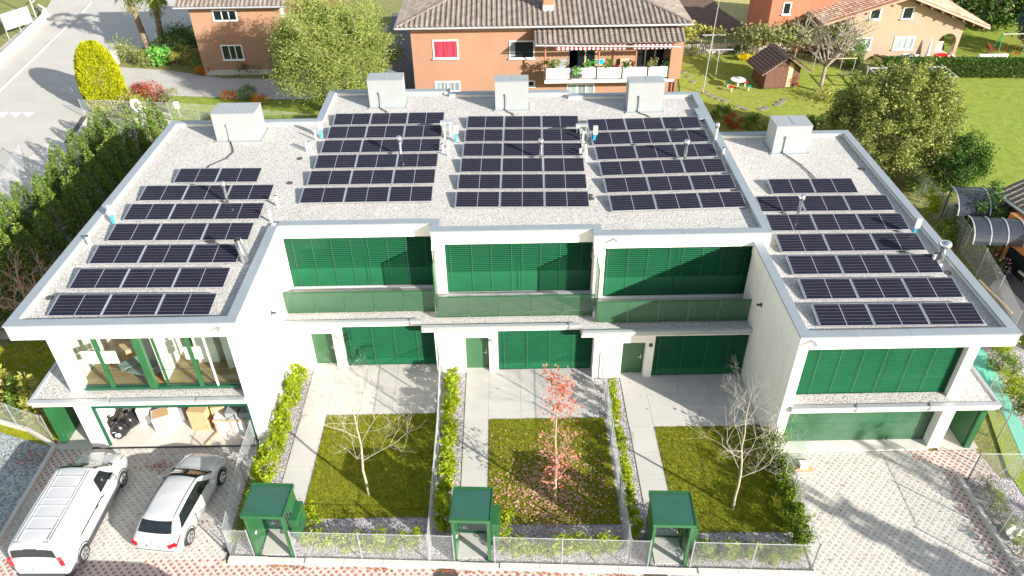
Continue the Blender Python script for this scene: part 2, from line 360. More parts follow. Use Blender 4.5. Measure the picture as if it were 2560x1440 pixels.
def leaves(pts, size, up=.3, aspect=.5, droop=None):
    """a folded leaf (rhombus quad) at each point"""
    k = len(pts); a = rng.normal(size=(k, 3)); a[:, 2] = a[:, 2]*.7
    if droop is not None: a = a*.6+droop
    a /= np.linalg.norm(a, axis=1)[:, None]
    nrm = rng.normal(size=(k, 3)); nrm[:, 2] += up*3
    b = np.cross(a, nrm); b /= np.linalg.norm(b, axis=1)[:, None]+1e-9
    s = size*(.6+.8*rng.random((k, 1)))
    p = np.asarray(pts)
    v = np.stack([p, p+a*s*.5+b*s*aspect*.5, p+a*s, p+a*s*.5-b*s*aspect*.5], axis=1)
    return v.reshape(-1, 3)
def blob_pts(k, c, r, shell=.55, zmin=None):
    d = rng.normal(size=(k, 3)); d /= np.linalg.norm(d, axis=1)[:, None]
    rad = (shell+(1-shell)*rng.random((k, 1)))
    p = np.asarray(c)+d*rad*np.asarray(r)
    if zmin is not None: p = p[p[:, 2] > zmin]
    return p
def clumps(c, r, nc, cr, per, shell=.6, zmin=.05):
    """points gathered in clumps spread over an ellipsoid"""
    cen = blob_pts(nc, c, r, shell, zmin)
    out = []
    for q in cen:
        s = cr*(.6+.8*rng.random())
        out.append(q+rng.normal(size=(per, 3))*s*np.array([.5, .5, .42]))
    p = np.concatenate(out)
    return p[p[:, 2] > zmin] if zmin is not None else p
ORD = ['first','second','third','fourth','fifth','sixth','seventh','eighth','ninth','tenth','eleventh','twelfth','thirteenth','fourteenth','fifteenth','sixteenth','seventeenth','eighteenth','nineteenth','twentieth','twenty-first','twenty-second','twenty-third','twenty-fourth','twenty-fifth','twenty-sixth']
def inpoly(x, y, poly):
    c = False; k = len(poly)
    for i in range(k):
        x1, y1 = poly[i][:2]; x2, y2 = poly[(i+1) % k][:2]
        if (y1 > y) != (y2 > y) and x < (x2-x1)*(y-y1)/(y2-y1)+x1: c = not c
    return c
# ================================================================== GROUND
def sheet(name, pts, z, mt, **k):
    mb = MB(); mb.poly([(p[0], p[1], z) for p in pts]); 
    me_o = struct(name, mb, mt, **k)
    if me_o.data.polygons[0].normal.z < 0: me_o.data.flip_normals()
    return me_o
sheet('ground', [(-160,-60),(160,-60),(160,220),(-160,220)], -.06, 'ground')
# street in front, forecourts
fx = lambda x: 16.98-.0505*(x+10.58)          # front edge line of the plots
sheet('street', [(-60,-20),(60,-20),(60,fx(60)-.25),(-60,fx(-60)-.25)], -.012, 'paver')
FL = [(-19.7,fx(-19.7)-.3),(-10.75,fx(-10.75)-.3),(-10.95,18.5),(-11.0,22.45),(-19.72,22.45),(-19.72,20.3)]
FR = [(10.98,fx(10.98)-.3),(18.6,15.4),(18.22,20.05),(19.97,20.0),(19.75,21.52),(11.0,21.52)]
fore_l = sheet('forecourt', FL, -.004, 'paver'); fore_r = sheet('forecourt', FR, -.004, 'paver')
# paver infills: red on the street strip, along the right kerb and in the left corner, grey elsewhere
cells = []
P = .205
for i in range(-90, 130):
    for j in range(-90, 130):
        u, v = i*P, j*P
        x = (u-v)*.70711; y = 17+(u+v)*.70711
        if not (-24 < x < 24 and 14.3 < y < 22.5): continue
        inl = inpoly(x, y, FL); inr = inpoly(x, y, FR)
        st = y < fx(x)-.33
        if not (inl or inr or st): continue
        if st and y < 14.9: continue
        red = (st and x < 10.9 and y < fx(x)-.3) or (inl and (y < 17.0 or (x < -18.5 and y > 20.2+(-18.5-x)*0))) or \
              (inr and (x > 17.55+.04*(y-16) or y > 21.0 and x > 16.9 or (y > 20.9-(x-17.4)*.1 and x > 17.4))) or (st and x > 17.6)
        if st and 10.9 <= x <= 17.6 and y > 15.2: red = False
        cells.append((x, y, red, inl, inr))
cells.sort(key=lambda c: c[0]**2+c[1]**2+(24 if abs(c[0]) > 17 else 0))
pm = {}
for red in (True, False):
    mb = MB(); mb.obox((0,0,0), (.104,.104,.03), R(45)); o = mb.build('brick', 'pred' if red else 'pgrey'); pm[red] = o.data; bpy.data.objects.remove(o)
street = bpy.data.objects['street']
for i, (x, y, red, inl, inr) in enumerate(cells[:300]):
    o = bpy.data.objects.new('brick', pm[red]); COL.objects.link(o); o.location = (x+random.uniform(-.006,.006), y, -.016+random.uniform(0,.006)); o.rotation_euler.z = random.uniform(-.08,.08)
    o.parent = fore_l if inl else fore_r if inr else street
mr = MB(); 
for k, (par, sel) in enumerate(((fore_l, 3), (fore_r, 4), (street, None))):
    for red in (True, False):
        mb = MB()
        for c in cells[300:]:
            if c[2] != red: continue
            if sel is not None and not c[sel]: continue
            if sel is None and (c[3] or c[4]): continue
            mb.obox((c[0]+random.uniform(-.006,.006), c[1], -.014+random.uniform(-.004,.004)), (.104,.104,.03), R(45)+random.uniform(-.08,.08))
        if mb.v: o = mb.build('brick_infill', 'pred' if red else 'pgrey', par); o['kind'] = 'stuff'
# big asphalt road to the left / back, driveway
sheet('road', [(-120,-20),(-40.5,-20),(-38,30),(-34.6,52.6),(-34.1,57.9),(-34.6,61.5),(-36.2,68.6),(-35,78),(-31,84),(-25,90),(-25,130),(-120,130)], -.030, 'asphalt')
sheet('parking_place', [(-38,30),(-34.6,52.6),(-34.1,57.9),(-24.4,56.7),(-19.3,55.6),(-19,50),(-24,50),(-24.5,40),(-24.2,30)], -.022, 'paver')
sheet('driveway', at_zs([(284,166),(420,175),(560,195),(735,197),(760,120),(985,60),(1060,60),(1062,240),(735,248),(640,246),(430,239),(310,226)]), -.024, 'asphalt')
sheet('yard', [(-12.0,59.5),(-6.2,59.5),(-6.2,84),(-12.0,84)], -.018, 'dasphalt')
sheet('lawn', at_zs([(428,240),(640,247),(750,250),(820,240),(860,320),(420,300)]), -.016, 'lawn2')
sheet('lawn', at_zs([(1690,120),(2100,170),(2120,240),(2090,420),(1790,330),(1700,230)]), -.016, 'lawn3')
sheet('lawn', at_zs([(2110,188),(2700,186),(2900,600),(2330,460),(2100,300)]), -.020, 'lawn2')
sheet('lawn', at_zs([(2360,40),(2700,40),(2700,186),(2360,176)]), -.012, 'lawn2')
sheet('meadow', at_zs([(1755,-40),(1935,-40),(1930,92),(1860,66),(1790,15)]), -.010, 'drygrass')
sheet('earth_heap', at_zs([(1640,-60),(1760,-40),(1800,22),(1875,70),(1760,92),(1700,80)]), -.008, 'soil')
sheet('shrub_bed', at_zs([(284,166),(290,140),(500,120),(720,150),(735,197),(560,195),(420,175)]), -.010, 'ground')
sheet('lawn', [(-32,20),(-19.9,22),(-19.4,40),(-24,41),(-24.3,30),(-34,26)], -.015, 'lawn')
sheet('verge', at_zs([(-400,300),(-60,170),(0,120),(118,18),(160,-60),(-400,-60)]), .0, 'ground')
# pavement slab beyond the road with its kerb
a = at_zs([(-300,480),(0,226),(200,39),(235,-10),(110,-10),(115,50),(0,160),(-300,340)])
sheet('pavement', a, -.006, 'asphalt')
mb = MB(); kp = at_zs([(-150,340),(0,226),(80,150),(165,68),(200,38),(228,5)])
for p, q in zip(kp[:-1], kp[1:]): mb.obox(((p[0]+q[0])/2,(p[1]+q[1])/2,.03), (math.dist(p,q)+.05,.16,.1), math.atan2(q[1]-p[1],q[0]-p[0]))
struct('kerb', mb, 'kerb')
mb = MB(); kp = at_zs([(-200,318),(0,160),(60,102),(112,52),(116,36),(100,26)])
for p, q in zip(kp[:-1], kp[1:]): mb.obox(((p[0]+q[0])/2,(p[1]+q[1])/2,.3), (math.dist(p,q)+.02,.28,.75), math.atan2(q[1]-p[1],q[0]-p[0]))
tag(mb.build('retaining_wall', 'curbbeige'), 'low pale retaining wall with rounded end below the notice board at the top left road', 'wall')
# shark-tooth give-way marks on the road
mb = MB()
for k in range(3):
    c = [(-8+k*32, 280), (22+k*32, 280), (5+k*32, 293)]
    mb.poly([(p[0], p[1], -.026) for p in at_zs(c)][::-1])
mk = mb.build('road_marking', 'white'); mk['kind'] = 'structure'
mb = MB(); p, q = at_z(210, 292), at_z(166, 358)
for k in range(26):
    t = k/26; mb.obox((p[0]*(1-t)+q[0]*t, p[1]*(1-t)+q[1]*t, -.012), (.42,.15,.03), R(8))
mb.build('drain_channel', 'grate')['kind'] = 'structure'
# ------------------------------------------------------------------ front plots
Z = .0
def gardens():
    # gravel beds under everything on the three plots
    sheet('gravel_bed', [(-10.55,fx(-10.55)-.02),(10.85,fx(10.85)-.02),(11.05,21.5),(11.2,26.3),(3.85,26.3),(3.85,26.9),(-3.5,26.9),(-3.5,27.4),(-10.45,27.4)], -.002, 'gravel2')
    data = []
    # per plot: tile columns x edges, tile rows y, path, lawn
    specs = [((-9.5,27.38,-3.45,24.22), (-9.49,-8.36,17.05), [(-8.29,24.20),(-3.37,24.20),(-3.12,18.62),(-8.33,18.62)]),
             ((-2.1,26.9,3.95,23.82), (-2.1,-1.02,16.75), [(-1.0,23.78),(4.17,23.74),(4.2,18.1),(-.97,18.25)]),
             ((5.2,26.33,11.08,23.18), (5.22,6.30,16.35), [(6.32,23.15),(11.1,23.12),(10.95,17.6),(6.33,17.75)])]
    for k, (t, pth, lw) in enumerate(specs):
        terr = tag(MB().prism([(t[0],t[1]+.35),(t[2],t[1]+.35),(t[2]+.0,t[3]),(t[0],t[3])], -.03, .004).build('terrace', 'kerb'), None, None, kind='structure')
        x = t[0]; xs = [t[0], pth[1]]+[pth[1]+1.47*i for i in range(1, 5) if pth[1]+1.47*i < t[2]-.25]+[t[2]]
        ys = [t[1]+.33]; 
        while ys[-1] > t[3]+.3: ys.append(ys[-1]-.735)
        ys[-1] = t[3]
        for i in range(len(xs)-1):
            for j in range(len(ys)-1):
                MB().box(xs[i]+.006, xs[i+1]-.006, ys[j+1]+.006, ys[j]-.006, -.01, .022+random.uniform(0,.0025)).build('tile', 'tile', terr)
        pw = tag(MB().prism([(pth[0],t[3]-.004),(pth[1],t[3]-.004),(pth[1],pth[2]),(pth[0],pth[2])], -.03, .002).build('path', 'kerb'), None, None, kind='structure')
        y = t[3]-.006
        while y > pth[2]+.1:
            y2 = max(y-1.47, pth[2]); MB().box(pth[0]+.005, pth[1]-.005, y2+.006, y-.006, -.01, .020+random.uniform(0,.003)).build('slab', 'tile', pw); y = y2
        l = sheet('lawn', lw, .018, 'lawn')
        # short turf blades
        k2 = 26000; xx = rng.uniform(min(p[0] for p in lw), max(p[0] for p in lw), k2); yy = rng.uniform(min(p[1] for p in lw), max(p[1] for p in lw), k2)
        hh = .03+.05*rng.random(k2); th = rng.uniform(0, 6.28, k2); dx, dy = np.cos(th)*.012, np.sin(th)*.012; lx, ly = rng.normal(size=k2)*.025, rng.normal(size=k2)*.025
        z0 = np.full(k2, .016)
        v = np.stack([np.stack([xx-dx, yy-dy, z0], 1), np.stack([xx+dx, yy+dy, z0], 1), np.stack([xx+lx, yy+ly, z0+hh], 1)], 1).reshape(-1, 3)
        g = fast_mesh('turf', v, 3, 'turf'); tag(g, 'short olive green turf of the %s front lawn' % ('left','middle','right')[k], 'grass', kind='stuff')
M['turf'] = leafmat('turf_blade', [(.17, .20, .025), (.25, .27, .035), (.12, .15, .02), (.33, .31, .07)], .6, .25)
gardens()
# front kerb in segments with gaps at the three gates
kb = tag(MB().box(-10.6,-10.3,17.1,17.12,-.02,-.01).build('kerb', 'curbbeige'), None, None, kind='structure')
x = -10.66
while x < 11.0:
    x2 = min(x+1.45, 11.05); ang = math.atan(-.0505)
    MB().obox(((x+x2)/2, fx((x+x2)/2)-.12, .02), (x2-x-.012, .24, .16 if not any(a < (x+x2)/2 < b for a, b in ((-9.6,-8.3),(-2.1,-.8),(5.1,6.4))) else .10), ang).build('kerb_stone', 'curbbeige', kb); x = x2
# left side: pebble bed, kerbs
sheet('pebble_bed', [(-24,24.2),(-22.4,23.4),(-19.8,22.55),(-19.7,17.1),(-26,17.5),(-30,20)], -.003, 'pebble')
mb = MB()
for p, q in (((-24.5,24.6),(-21.5,23.6)),((-21.5,23.6),(-19.85,22.62)),((-19.83,22.6),(-19.77,20.3)),((-19.77,20.3),(-19.72,17.4))): mb.obox(((p[0]+q[0])/2,(p[1]+q[1])/2,.07), (math.dist(p,q),.14,.2), math.atan2(q[1]-p[1],q[0]-p[0]))
struct('kerb', mb, 'kerb')
# right side: kerb along the forecourt, gravel, lawn strip, fleece
k = MB()
seg = [(18.24,20.1),(18.27,18.6),(18.31,17.1),(18.36,15.6),(18.42,14.0)]
for p, q in zip(seg[:-1], seg[1:]): k.obox(((p[0]+q[0])/2,(p[1]+q[1])/2,.08), (.15,math.dist(p,q)-.012,.22), math.atan2(q[1]-p[1],q[0]-p[0])-R(90))
struct('kerb', k, 'kerb')
sheet('gravel_bed', [(18.3,13),(18.3,20.0),(20.6,20.0),(21.6,24.2),(22.4,30),(25.3,30),(25.3,13)], -.010, 'gravel2')
sheet('lawn', [(20.45,20.3),(20.5,14),(21.4,13.5),(21.3,20.4),(22.05,24),(22.6,32),(21.9,32),(21.55,24.4)], .006, 'lawn2')
sheet('fleece_strip', [(21.32,20.4),(21.42,13),(22.35,13),(22.2,21.8),(23.2,26.6),(23.9,33),(22.7,33),(22.1,24)], .010, 'tarp')
sheet('side_path', [(19.6,21.6),(19.6,38),(19.9,38),(19.9,21.6)], -.006, 'floor')
sheet('side_path', [(-19.9,22.46),(-18.2,22.46),(-18.2,30),(-19.9,30)], -.001, 'floor')
sheet('side_path', [(18.15,21.53),(19.75,21.53),(19.75,30),(18.15,30)], -.001, 'floor')
# right neighbour's asphalt yard and path
sheet('yard', [(24.4,14),(60,14),(60,42),(27.4,42),(26.2,33)], -.026, 'dasphalt')
sheet('pavement', [(24.4,14),(27.5,14),(27.3,34),(26.3,33)], -.014, 'kerb')

# ================================================================== TERRACED HOUSES
H = {}
LAB = {'A': 'left end house of the white terrace, big glass window above an open garage',
       'B': 'second house from the left in the white terrace, bare tree in its garden',
       'C': 'middle house of the white terrace, behind the red leaved maple',
       'D': 'fourth house from the left in the white terrace, half in shade beside the right wing',
       'E': 'right end house of the white terrace, lower roof and closed green garage door'}
for k in LAB: H[k] = thing('terraced_house', LAB[k], 'house', ({'A':-15,'B':-7,'C':0,'D':7.5,'E':15}[k], {'A':31,'B':36,'C':36,'D':36,'E':30}[k], 0), 0, 'row of white terraced houses with solar roofs')
def hp(name, mb, mt, h, **k):
    """a part given in world coordinates under house h"""
    o = mb.build(name, mt, **k); o.parent = H[h] if isinstance(h, str) else h
    org = H[h].location if isinstance(h, str) else (h.matrix_basis.translation if h.parent is None else Vector((0,0,0)))
    if isinstance(h, str): o.location = Vector(o.location)-Vector(org)
    return o
def coping(h, runs, top):
    """folded sheet-metal cap pieces along each straight run: (x0,y0,x1,y1) rectangles, in 3 m lengths"""
    for (x0, x1, y0, y1) in runs:
        lng = max(x1-x0, y1-y0); k = max(1, round(lng/4.2))
        for i in range(k):
            mb = MB()
            if x1-x0 > y1-y0: a = x0+(x1-x0)*i/k; b = x0+(x1-x0)*(i+1)/k; mb.box(a+(.004 if i else 0), b-.004, y0, y1, top-.075, top+random.uniform(-.003,.003))
            else: a = y0+(y1-y0)*i/k; b = y0+(y1-y0)*(i+1)/k; mb.box(x0, x1, a+(.004 if i else 0), b-.004, top-.075, top+random.uniform(-.003,.003))
            hp('coping', mb, 'coping', h)
def roof(h, poly, zb, zg):
    hp('roof_slab', MB().prism(poly, zb, zg-.02), 'wall', h)
    mb = MB(); mb.poly([(p[0], p[1], zg) for p in poly]); o = hp('roof_gravel', mb, 'gravel', h)
    if o.data.polygons[0].normal.z < 0: o.data.flip_normals()
def parapet(h, boxes, z0, z1):
    for b in boxes: hp('parapet', MB().box(*b, z0, z1), 'wall', h)
TOP, BOT, GZ = 6.85, 6.12, 6.62
# roofs (white slab + gravel layer); outer faces of slab and parapet lie in line
roof('A', [(-19.27,22.56),(-10.5,22.56),(-10.5,41.12),(-19.27,41.12)], BOT, GZ)
roof('B', [(-10.5,29.5),(-3.47,29.5),(-3.47,45.3),(-10.9,45.3),(-10.9,41.12),(-10.5,41.12)], BOT, GZ)
roof('C', [(-3.47,28.78),(3.83,28.78),(3.83,44.8),(-3.47,44.8)], BOT, GZ)
roof('D', [(3.83,28.24),(11.68,28.24),(11.68,44.2),(3.83,44.2)], BOT, GZ)
roof('E', [(10.98,21.66),(19.28,21.66),(19.28,39.45),(11.70,39.45),(11.70,28.3),(10.98,28.3)], 5.72, 6.14)
pz = (GZ-.021, TOP-.07)
parapet('A', [(-19.27,-10.5,22.56,22.86),(-19.27,-18.97,22.86,41.12),(-18.97,-10.9,40.82,41.12),(-10.8,-10.5,22.86,29.5)], *pz)
parapet('B', [(-10.79,-3.47,29.5,29.8),(-10.9,-10.6,41.12,45.3),(-10.6,-3.47,45.0,45.3),(-3.77,-3.47,44.8,45.0)], *pz)
parapet('C', [(-3.47,3.83,28.78,29.08),(-3.47,3.83,44.5,44.8),(-3.47,-3.17,29.08,29.5)], *pz)
parapet('D', [(3.83,11.68,28.24,28.54),(3.83,11.68,43.9,44.2),(11.38,11.68,28.54,43.9),(3.83,4.13,28.54,28.78)], *pz)
parapet('E', [(10.98,19.28,21.66,21.96),(18.98,19.28,21.96,39.45),(11.70,18.98,39.15,39.45),(10.98,11.28,21.96,28.3)], 6.14-.021, 6.37-.07)
c = .40
coping('A', [(-19.31,-10.46-c,22.52,22.52+c),(-10.46-c,-10.46,22.52,29.46),(-19.31,-19.31+c,22.52+c,41.16-c),(-19.31,-10.5-c,41.16-c,41.16)], TOP)
coping('B', [(-10.46,-3.51,29.46,29.46+c),(-10.94,-10.94+c,41.16-c,45.34-c),(-10.94,-3.43,45.34-c,45.34)], TOP)
coping('C', [(-3.51,3.79,28.74,28.74+c),(-3.51,-3.51+c,28.74+c,29.46+c),(-3.43,3.87,44.84-c,44.84)], TOP)
coping('D', [(3.79,11.72,28.20,28.20+c),(3.79,3.79+c,28.20+c,28.74+c),(3.87,11.72,44.24-c,44.24),(11.72-c,11.72,28.20+c,40.3),(11.72-c,11.72,41.7,44.24-c)], TOP)
hp('coping', MB().box(11.0,11.72,40.3,41.7,TOP-.075,TOP+.012), 'coping', 'D')
coping('E', [(10.94,19.32,21.62,21.62+c),(10.94,10.94+c,21.62+c,28.22),(19.32-c,19.32,21.62+c,39.49-c),(11.73,19.32,39.49-c,39.49)], 6.37)
# walls --------------------------------------------------------------
w = MB()
w.box(-10.95,-10.5,22.56,29.9,0,BOT)                       # right side wall of A
w.box(-18.30,-17.98,23.5,41.1,2.8,BOT); w.box(-18.30,-17.78,23.03,23.5,2.8,BOT)
w.box(-18.17,-17.50,22.56,23.1,0,2.49); w.box(-18.17,-17.85,23.1,41.1,0,2.49)
w.box(-17.98,-10.95,40.8,41.1,0,BOT)
w.box(-19.83,-10.96,22.56,41.1,2.49,2.66)                   # canopy slab over garage (fascia)
w.box(-17.98,-10.96,24.0,41.0,2.66,2.98)                    # upper floor slab
w.box(-17.85,-10.96,29.2,29.4,0,2.49)                      # garage rear wall
hp('wall', w, 'wall', 'A')
mb = MB(); mb.poly([(-19.83,22.6,2.80),(-10.96,22.6,2.80),(-10.96,24.0,2.80),(-17.98,24.0,2.80),(-17.98,41.1,2.80),(-19.83,41.1,2.80)]); hp('canopy_gravel', mb, 'gravel', 'A')
w = MB(); w.box(-19.8,-19.6,22.6,41.1,2.66,2.79); w.box(-19.8,-10.96,22.6,22.7,2.66,2.79); hp('canopy_edge', w, 'wall', 'A')
for x0, x1 in ((-19.86,-16.55),(-16.47,-13.02),(-12.94,-10.96)):
    hp('gutter', MB().box(x0,x1,22.44,22.57,2.68,2.78).box(x0,x1,22.41,22.60,2.78,2.87), 'gutter', 'A')
hp('coping', MB().box(-19.88,-19.75,22.58,41,2.80,2.86), 'gutter', 'A')
# E
w = MB()
w.box(10.98,11.38,21.66,28.2,0,5.72)
w.box(17.90,18.32,22.09,22.5,2.6,5.72); w.box(18.0,18.32,22.5,39.4,2.6,5.72)
w.box(17.68,18.20,21.66,22.2,0,2.26); w.box(17.9,18.2,22.2,39.4,0,2.26)
w.box(11.39,19.80,21.66,39.4,2.26,2.47); w.box(11.39,18.0,23.0,39.3,2.47,2.78); w.box(11.7,18.0,39.1,39.4,0,5.72)
hp('wall', w, 'wall', 'E')
mb = MB(); mb.poly([(11.39,21.7,2.64),(19.80,21.7,2.64),(19.80,39.4,2.64),(18.0,39.4,2.64),(18.0,23.0,2.64),(11.39,23.0,2.64)]); hp('canopy_gravel', mb, 'gravel', 'E')
w = MB(); w.box(19.6,19.78,21.7,39.4,2.47,2.63); w.box(11.39,19.78,21.7,21.8,2.47,2.63); hp('canopy_edge', w, 'wall', 'E')
for x0, x1 in ((11.34,13.95),(14.02,16.92),(16.99,19.84)):
    hp('gutter', MB().box(x0,x1,21.53,21.665,2.42,2.56).box(x0,x1,21.50,21.70,2.56,2.70), 'gutter', 'E')
for x in (13.985,16.955):
    hp('gutter_clip', MB().box(x-.04,x+.04,21.49,21.6,2.45,2.74), 'steel', 'E')
hp('coping', MB().box(19.72,19.86,21.72,39.4,2.64,2.70), 'gutter', 'E')
# middle: upper walls
def upper(h, x0, x1, yf, yg, pil, right=None):
    w = MB()
    if pil: w.box(x0, pil, yf, yg+.25, 2.8, BOT)
    w.box(x0 if not pil else pil, x1, yg+.14, yg+.3, 2.9, BOT)
    w.box(x0, x1, yg+.3, yg+15, 5.0, 5.2); w.box(x0, x1, yg+14.9, yg+15.0, 0, BOT)
    if right: w.box(*right)
    w.box(x0, x1, yf-.75, yg+.14, 2.78, 3.07)
    hp('wall', w, 'wall', h)
upper('B', -10.5, -3.5, 29.5, 29.85, None)
upper('C', -3.49, 3.86, 28.78, 29.2, -2.94)
upper('D', 3.87, 11.28, 28.24, 28.72, 4.36, (11.29,11.70,28.26,44.1,5.3,BOT))
# lower walls with door + blind openings; canopy on top
def lower(h, x0, x1, yf, door, pier, bl, yd, yb, cx0, cx1):
    w = MB(); zt = 2.54
    w.box(x0, door[0], yf, yf+.6, 0, zt); w.box(pier[0], pier[1], yf, yf+.6, 0, zt)
    w.box(door[0], pier[0], yf, yf+.6, 2.16, zt)
    w.box(door[0], pier[0], yd+.08, yd+.2, 0, 2.16)
    w.box(pier[1], bl[1], yb+.1, yb+.3, 0, zt)
    w.box(cx0, cx1, yf-.001, yf+3.0, zt, 2.70)
    hp('wall', w, 'wall', h)
    mb = MB(); mb.poly([(cx0,yf+.05,2.755),(cx1,yf+.05,2.755),(cx1,yf+3,2.755),(cx0,yf+3,2.755)]); hp('canopy_gravel', mb, 'gravel', h)
    hp('gutter', MB().box(cx0+.02,cx1-.55,yf-.12,yf-.004,2.70,2.84).box(cx0+.02,cx1-.55,yf-.15,yf+.03,2.84,2.94), 'gutter', h)
    hp('gutter', MB().box(cx1-.50,cx1-.005,yf-.12,yf-.004,2.70,2.84).box(cx1-.50,cx1-.005,yf-.15,yf+.03,2.84,2.94), 'gutter', h)
    hp('downpipe_clip', MB().box(cx1-.545,cx1-.505,yf-.16,yf-.02,2.68,3.0), 'steel', h)
lower('B', -10.49, -3.5, 27.39, (-9.45,0), (-8.36,-7.88), (0,-3.5), 27.72, 27.53, -10.49, -4.07)
lower('C', -3.49, 3.86, 26.90, (-2.10,0), (-.99,-.56), (0,3.86), 27.18, 27.04, -4.06, 3.25)
lower('D', 3.87, 10.97, 26.34, (5.19,0), (6.28,6.66), (0,10.97), 26.66, 26.46, 3.26, 10.97)
# doors
for h, x0, x1, y in (('B',-9.44,-8.37,27.72),('C',-2.09,-1.0,27.18),('D',5.20,6.27,26.66)):
    d = hp('door', MB().box(x0+.05,x1-.05,y,y+.05,.03,2.1), 'door', h)
    hp('door_frame', MB().box(x0,x0+.05,y-.01,y+.06,0,2.15).box(x1-.05,x1,y-.01,y+.06,0,2.15).box(x0+.05,x1-.05,y-.01,y+.06,2.1,2.15), 'door', h)
    o = MB().box(x1-.15,x1-.11,y-.02,y-.002,.92,1.18).tube((x1-.13,y-.05,1.05),(x1-.27,y-.05,1.05),.014).tube((x1-.13,y-.05,1.05),(x1-.13,y,1.05),.012).build('handle', 'inox', d)
    l = hp('wall_lamp', MB().box(x1+.13,x1+.27,y-.32-.10-(.05 if h=='B' else 0)+(.0),y-.32+.04-(.0),1.98,2.12), 'steel' if h != 'D' else 'trim', h)
for h, x, y in (('C',-1.4+.62,26.89),('D',6.45,26.33),('B',-8.1,27.38)):
    hp('socket_plate', MB().box(x-.05,x+.05,y-.012,y+.004,1.0,1.08), 'white', h)
for (h, x, y, z, s) in (('A',-10.5,26.3,4.3,1),('E',10.98,25.9,4.6,-1)):   # spotlights on the inner side walls
    hp('spotlight', MB().box(min(x,x+.05*s),max(x,x+.05*s),y-.06,y+.06,z-.08,z+.08).box(min(x+.05*s,x+.22*s),max(x+.05*s,x+.22*s),y-.04,y+.04,z-.03,z+.04), 'trim', h)
# venetian blinds: every slat is geometry; guide cords and bottom rail are own parts
def blind(h, x0, x1, y, z0, z1, split, cords, closed, pitch=.108):
    b = hp('blind', MB().box(x0,x1,y+.03,y+.09,z1-.06,z1), 'dkgreen', h)
    mb = MB(); k = int((z1-z0-.08)/pitch)
    fields = [(x0+.01, x1-.01)] if split is None else [(x0+.01, split-.03), (split+.03, x1-.01)]
    for a, c_ in fields:
        for i in range(k):
            z = z0+.05+i*pitch; t = R(66) if (i < closed*k) else R(30+random.uniform(-2,2))
            mb.obox(((a+c_)/2, y+.05, z+pitch*.5), (c_-a, pitch*(1.0 if i < closed*k else .66), .004), 0, t)
    o = mb.build('slats', 'slat', b); o['kind'] = 'stuff'
    for a, c_ in fields:
        MB().box(a, c_, y+.02, y+.08, z0+.01, z0+.035).build('bottom_rail', 'dkgreen', b)
    for cx in cords: MB().box(cx-.007, cx+.007, y-.004, y+.004, z0+.03, z1-.06).build('guide_cord', 'cord', b)
    MB().box(x0, x1, y+.105, y+.125, z0, z1).build('pane', 'pane', b)
    if split: MB().box(split-.03, split+.03, y+.06, y+.104, z0, z1).build('mullion', 'dkgreen', b)
    return b
lin = lambda a, b, k: [a+(b-a)*i/(k-1) for i in range(k)]
blind('B', -10.48, -3.52, 29.82, 3.12, 6.11, -6.85, [-10.1,-9.2,-8.3,-7.4,-6.6,-5.7,-4.8,-3.9], .34)
blind('C', -2.93, 3.84, 29.16, 3.12, 6.11, .4, [-2.7,-2.1+.4,-.8,.15,.65,1.5,2.4,3.4], .36)
blind('D', 4.37, 11.27, 28.66, 3.12, 6.11, 7.7, [4.55,5.5,6.4,7.4,8.0,8.9,9.8,10.9], .34)
blind('B', -7.87, -3.51, 27.45, .06, 2.53, None, [-7.6,-6.5,-5.45,-4.4], .12)
blind('C', -.55, 3.84, 26.96, .06, 2.53, None, [-.28,.8,1.85,2.95], .12)
blind('D', 6.67, 10.96, 26.38, .06, 2.53, None, [6.9,8.0,9.1,10.1], .12)
blind('E', 11.39, 17.98, 22.30, 2.68, 5.71, 15.05, [12.25,13.1,14.0,14.9-.0,15.9,16.8], 0, .108)
# blinds' sill strips in white
for h, x0, x1, y in (('B',-10.5,-3.5,29.62),('C',-2.94,3.86,28.95),('D',4.36,11.28,28.45)):
    hp('sill', MB().box(x0,x1,y,y+.17,3.07,3.125), 'white', h)
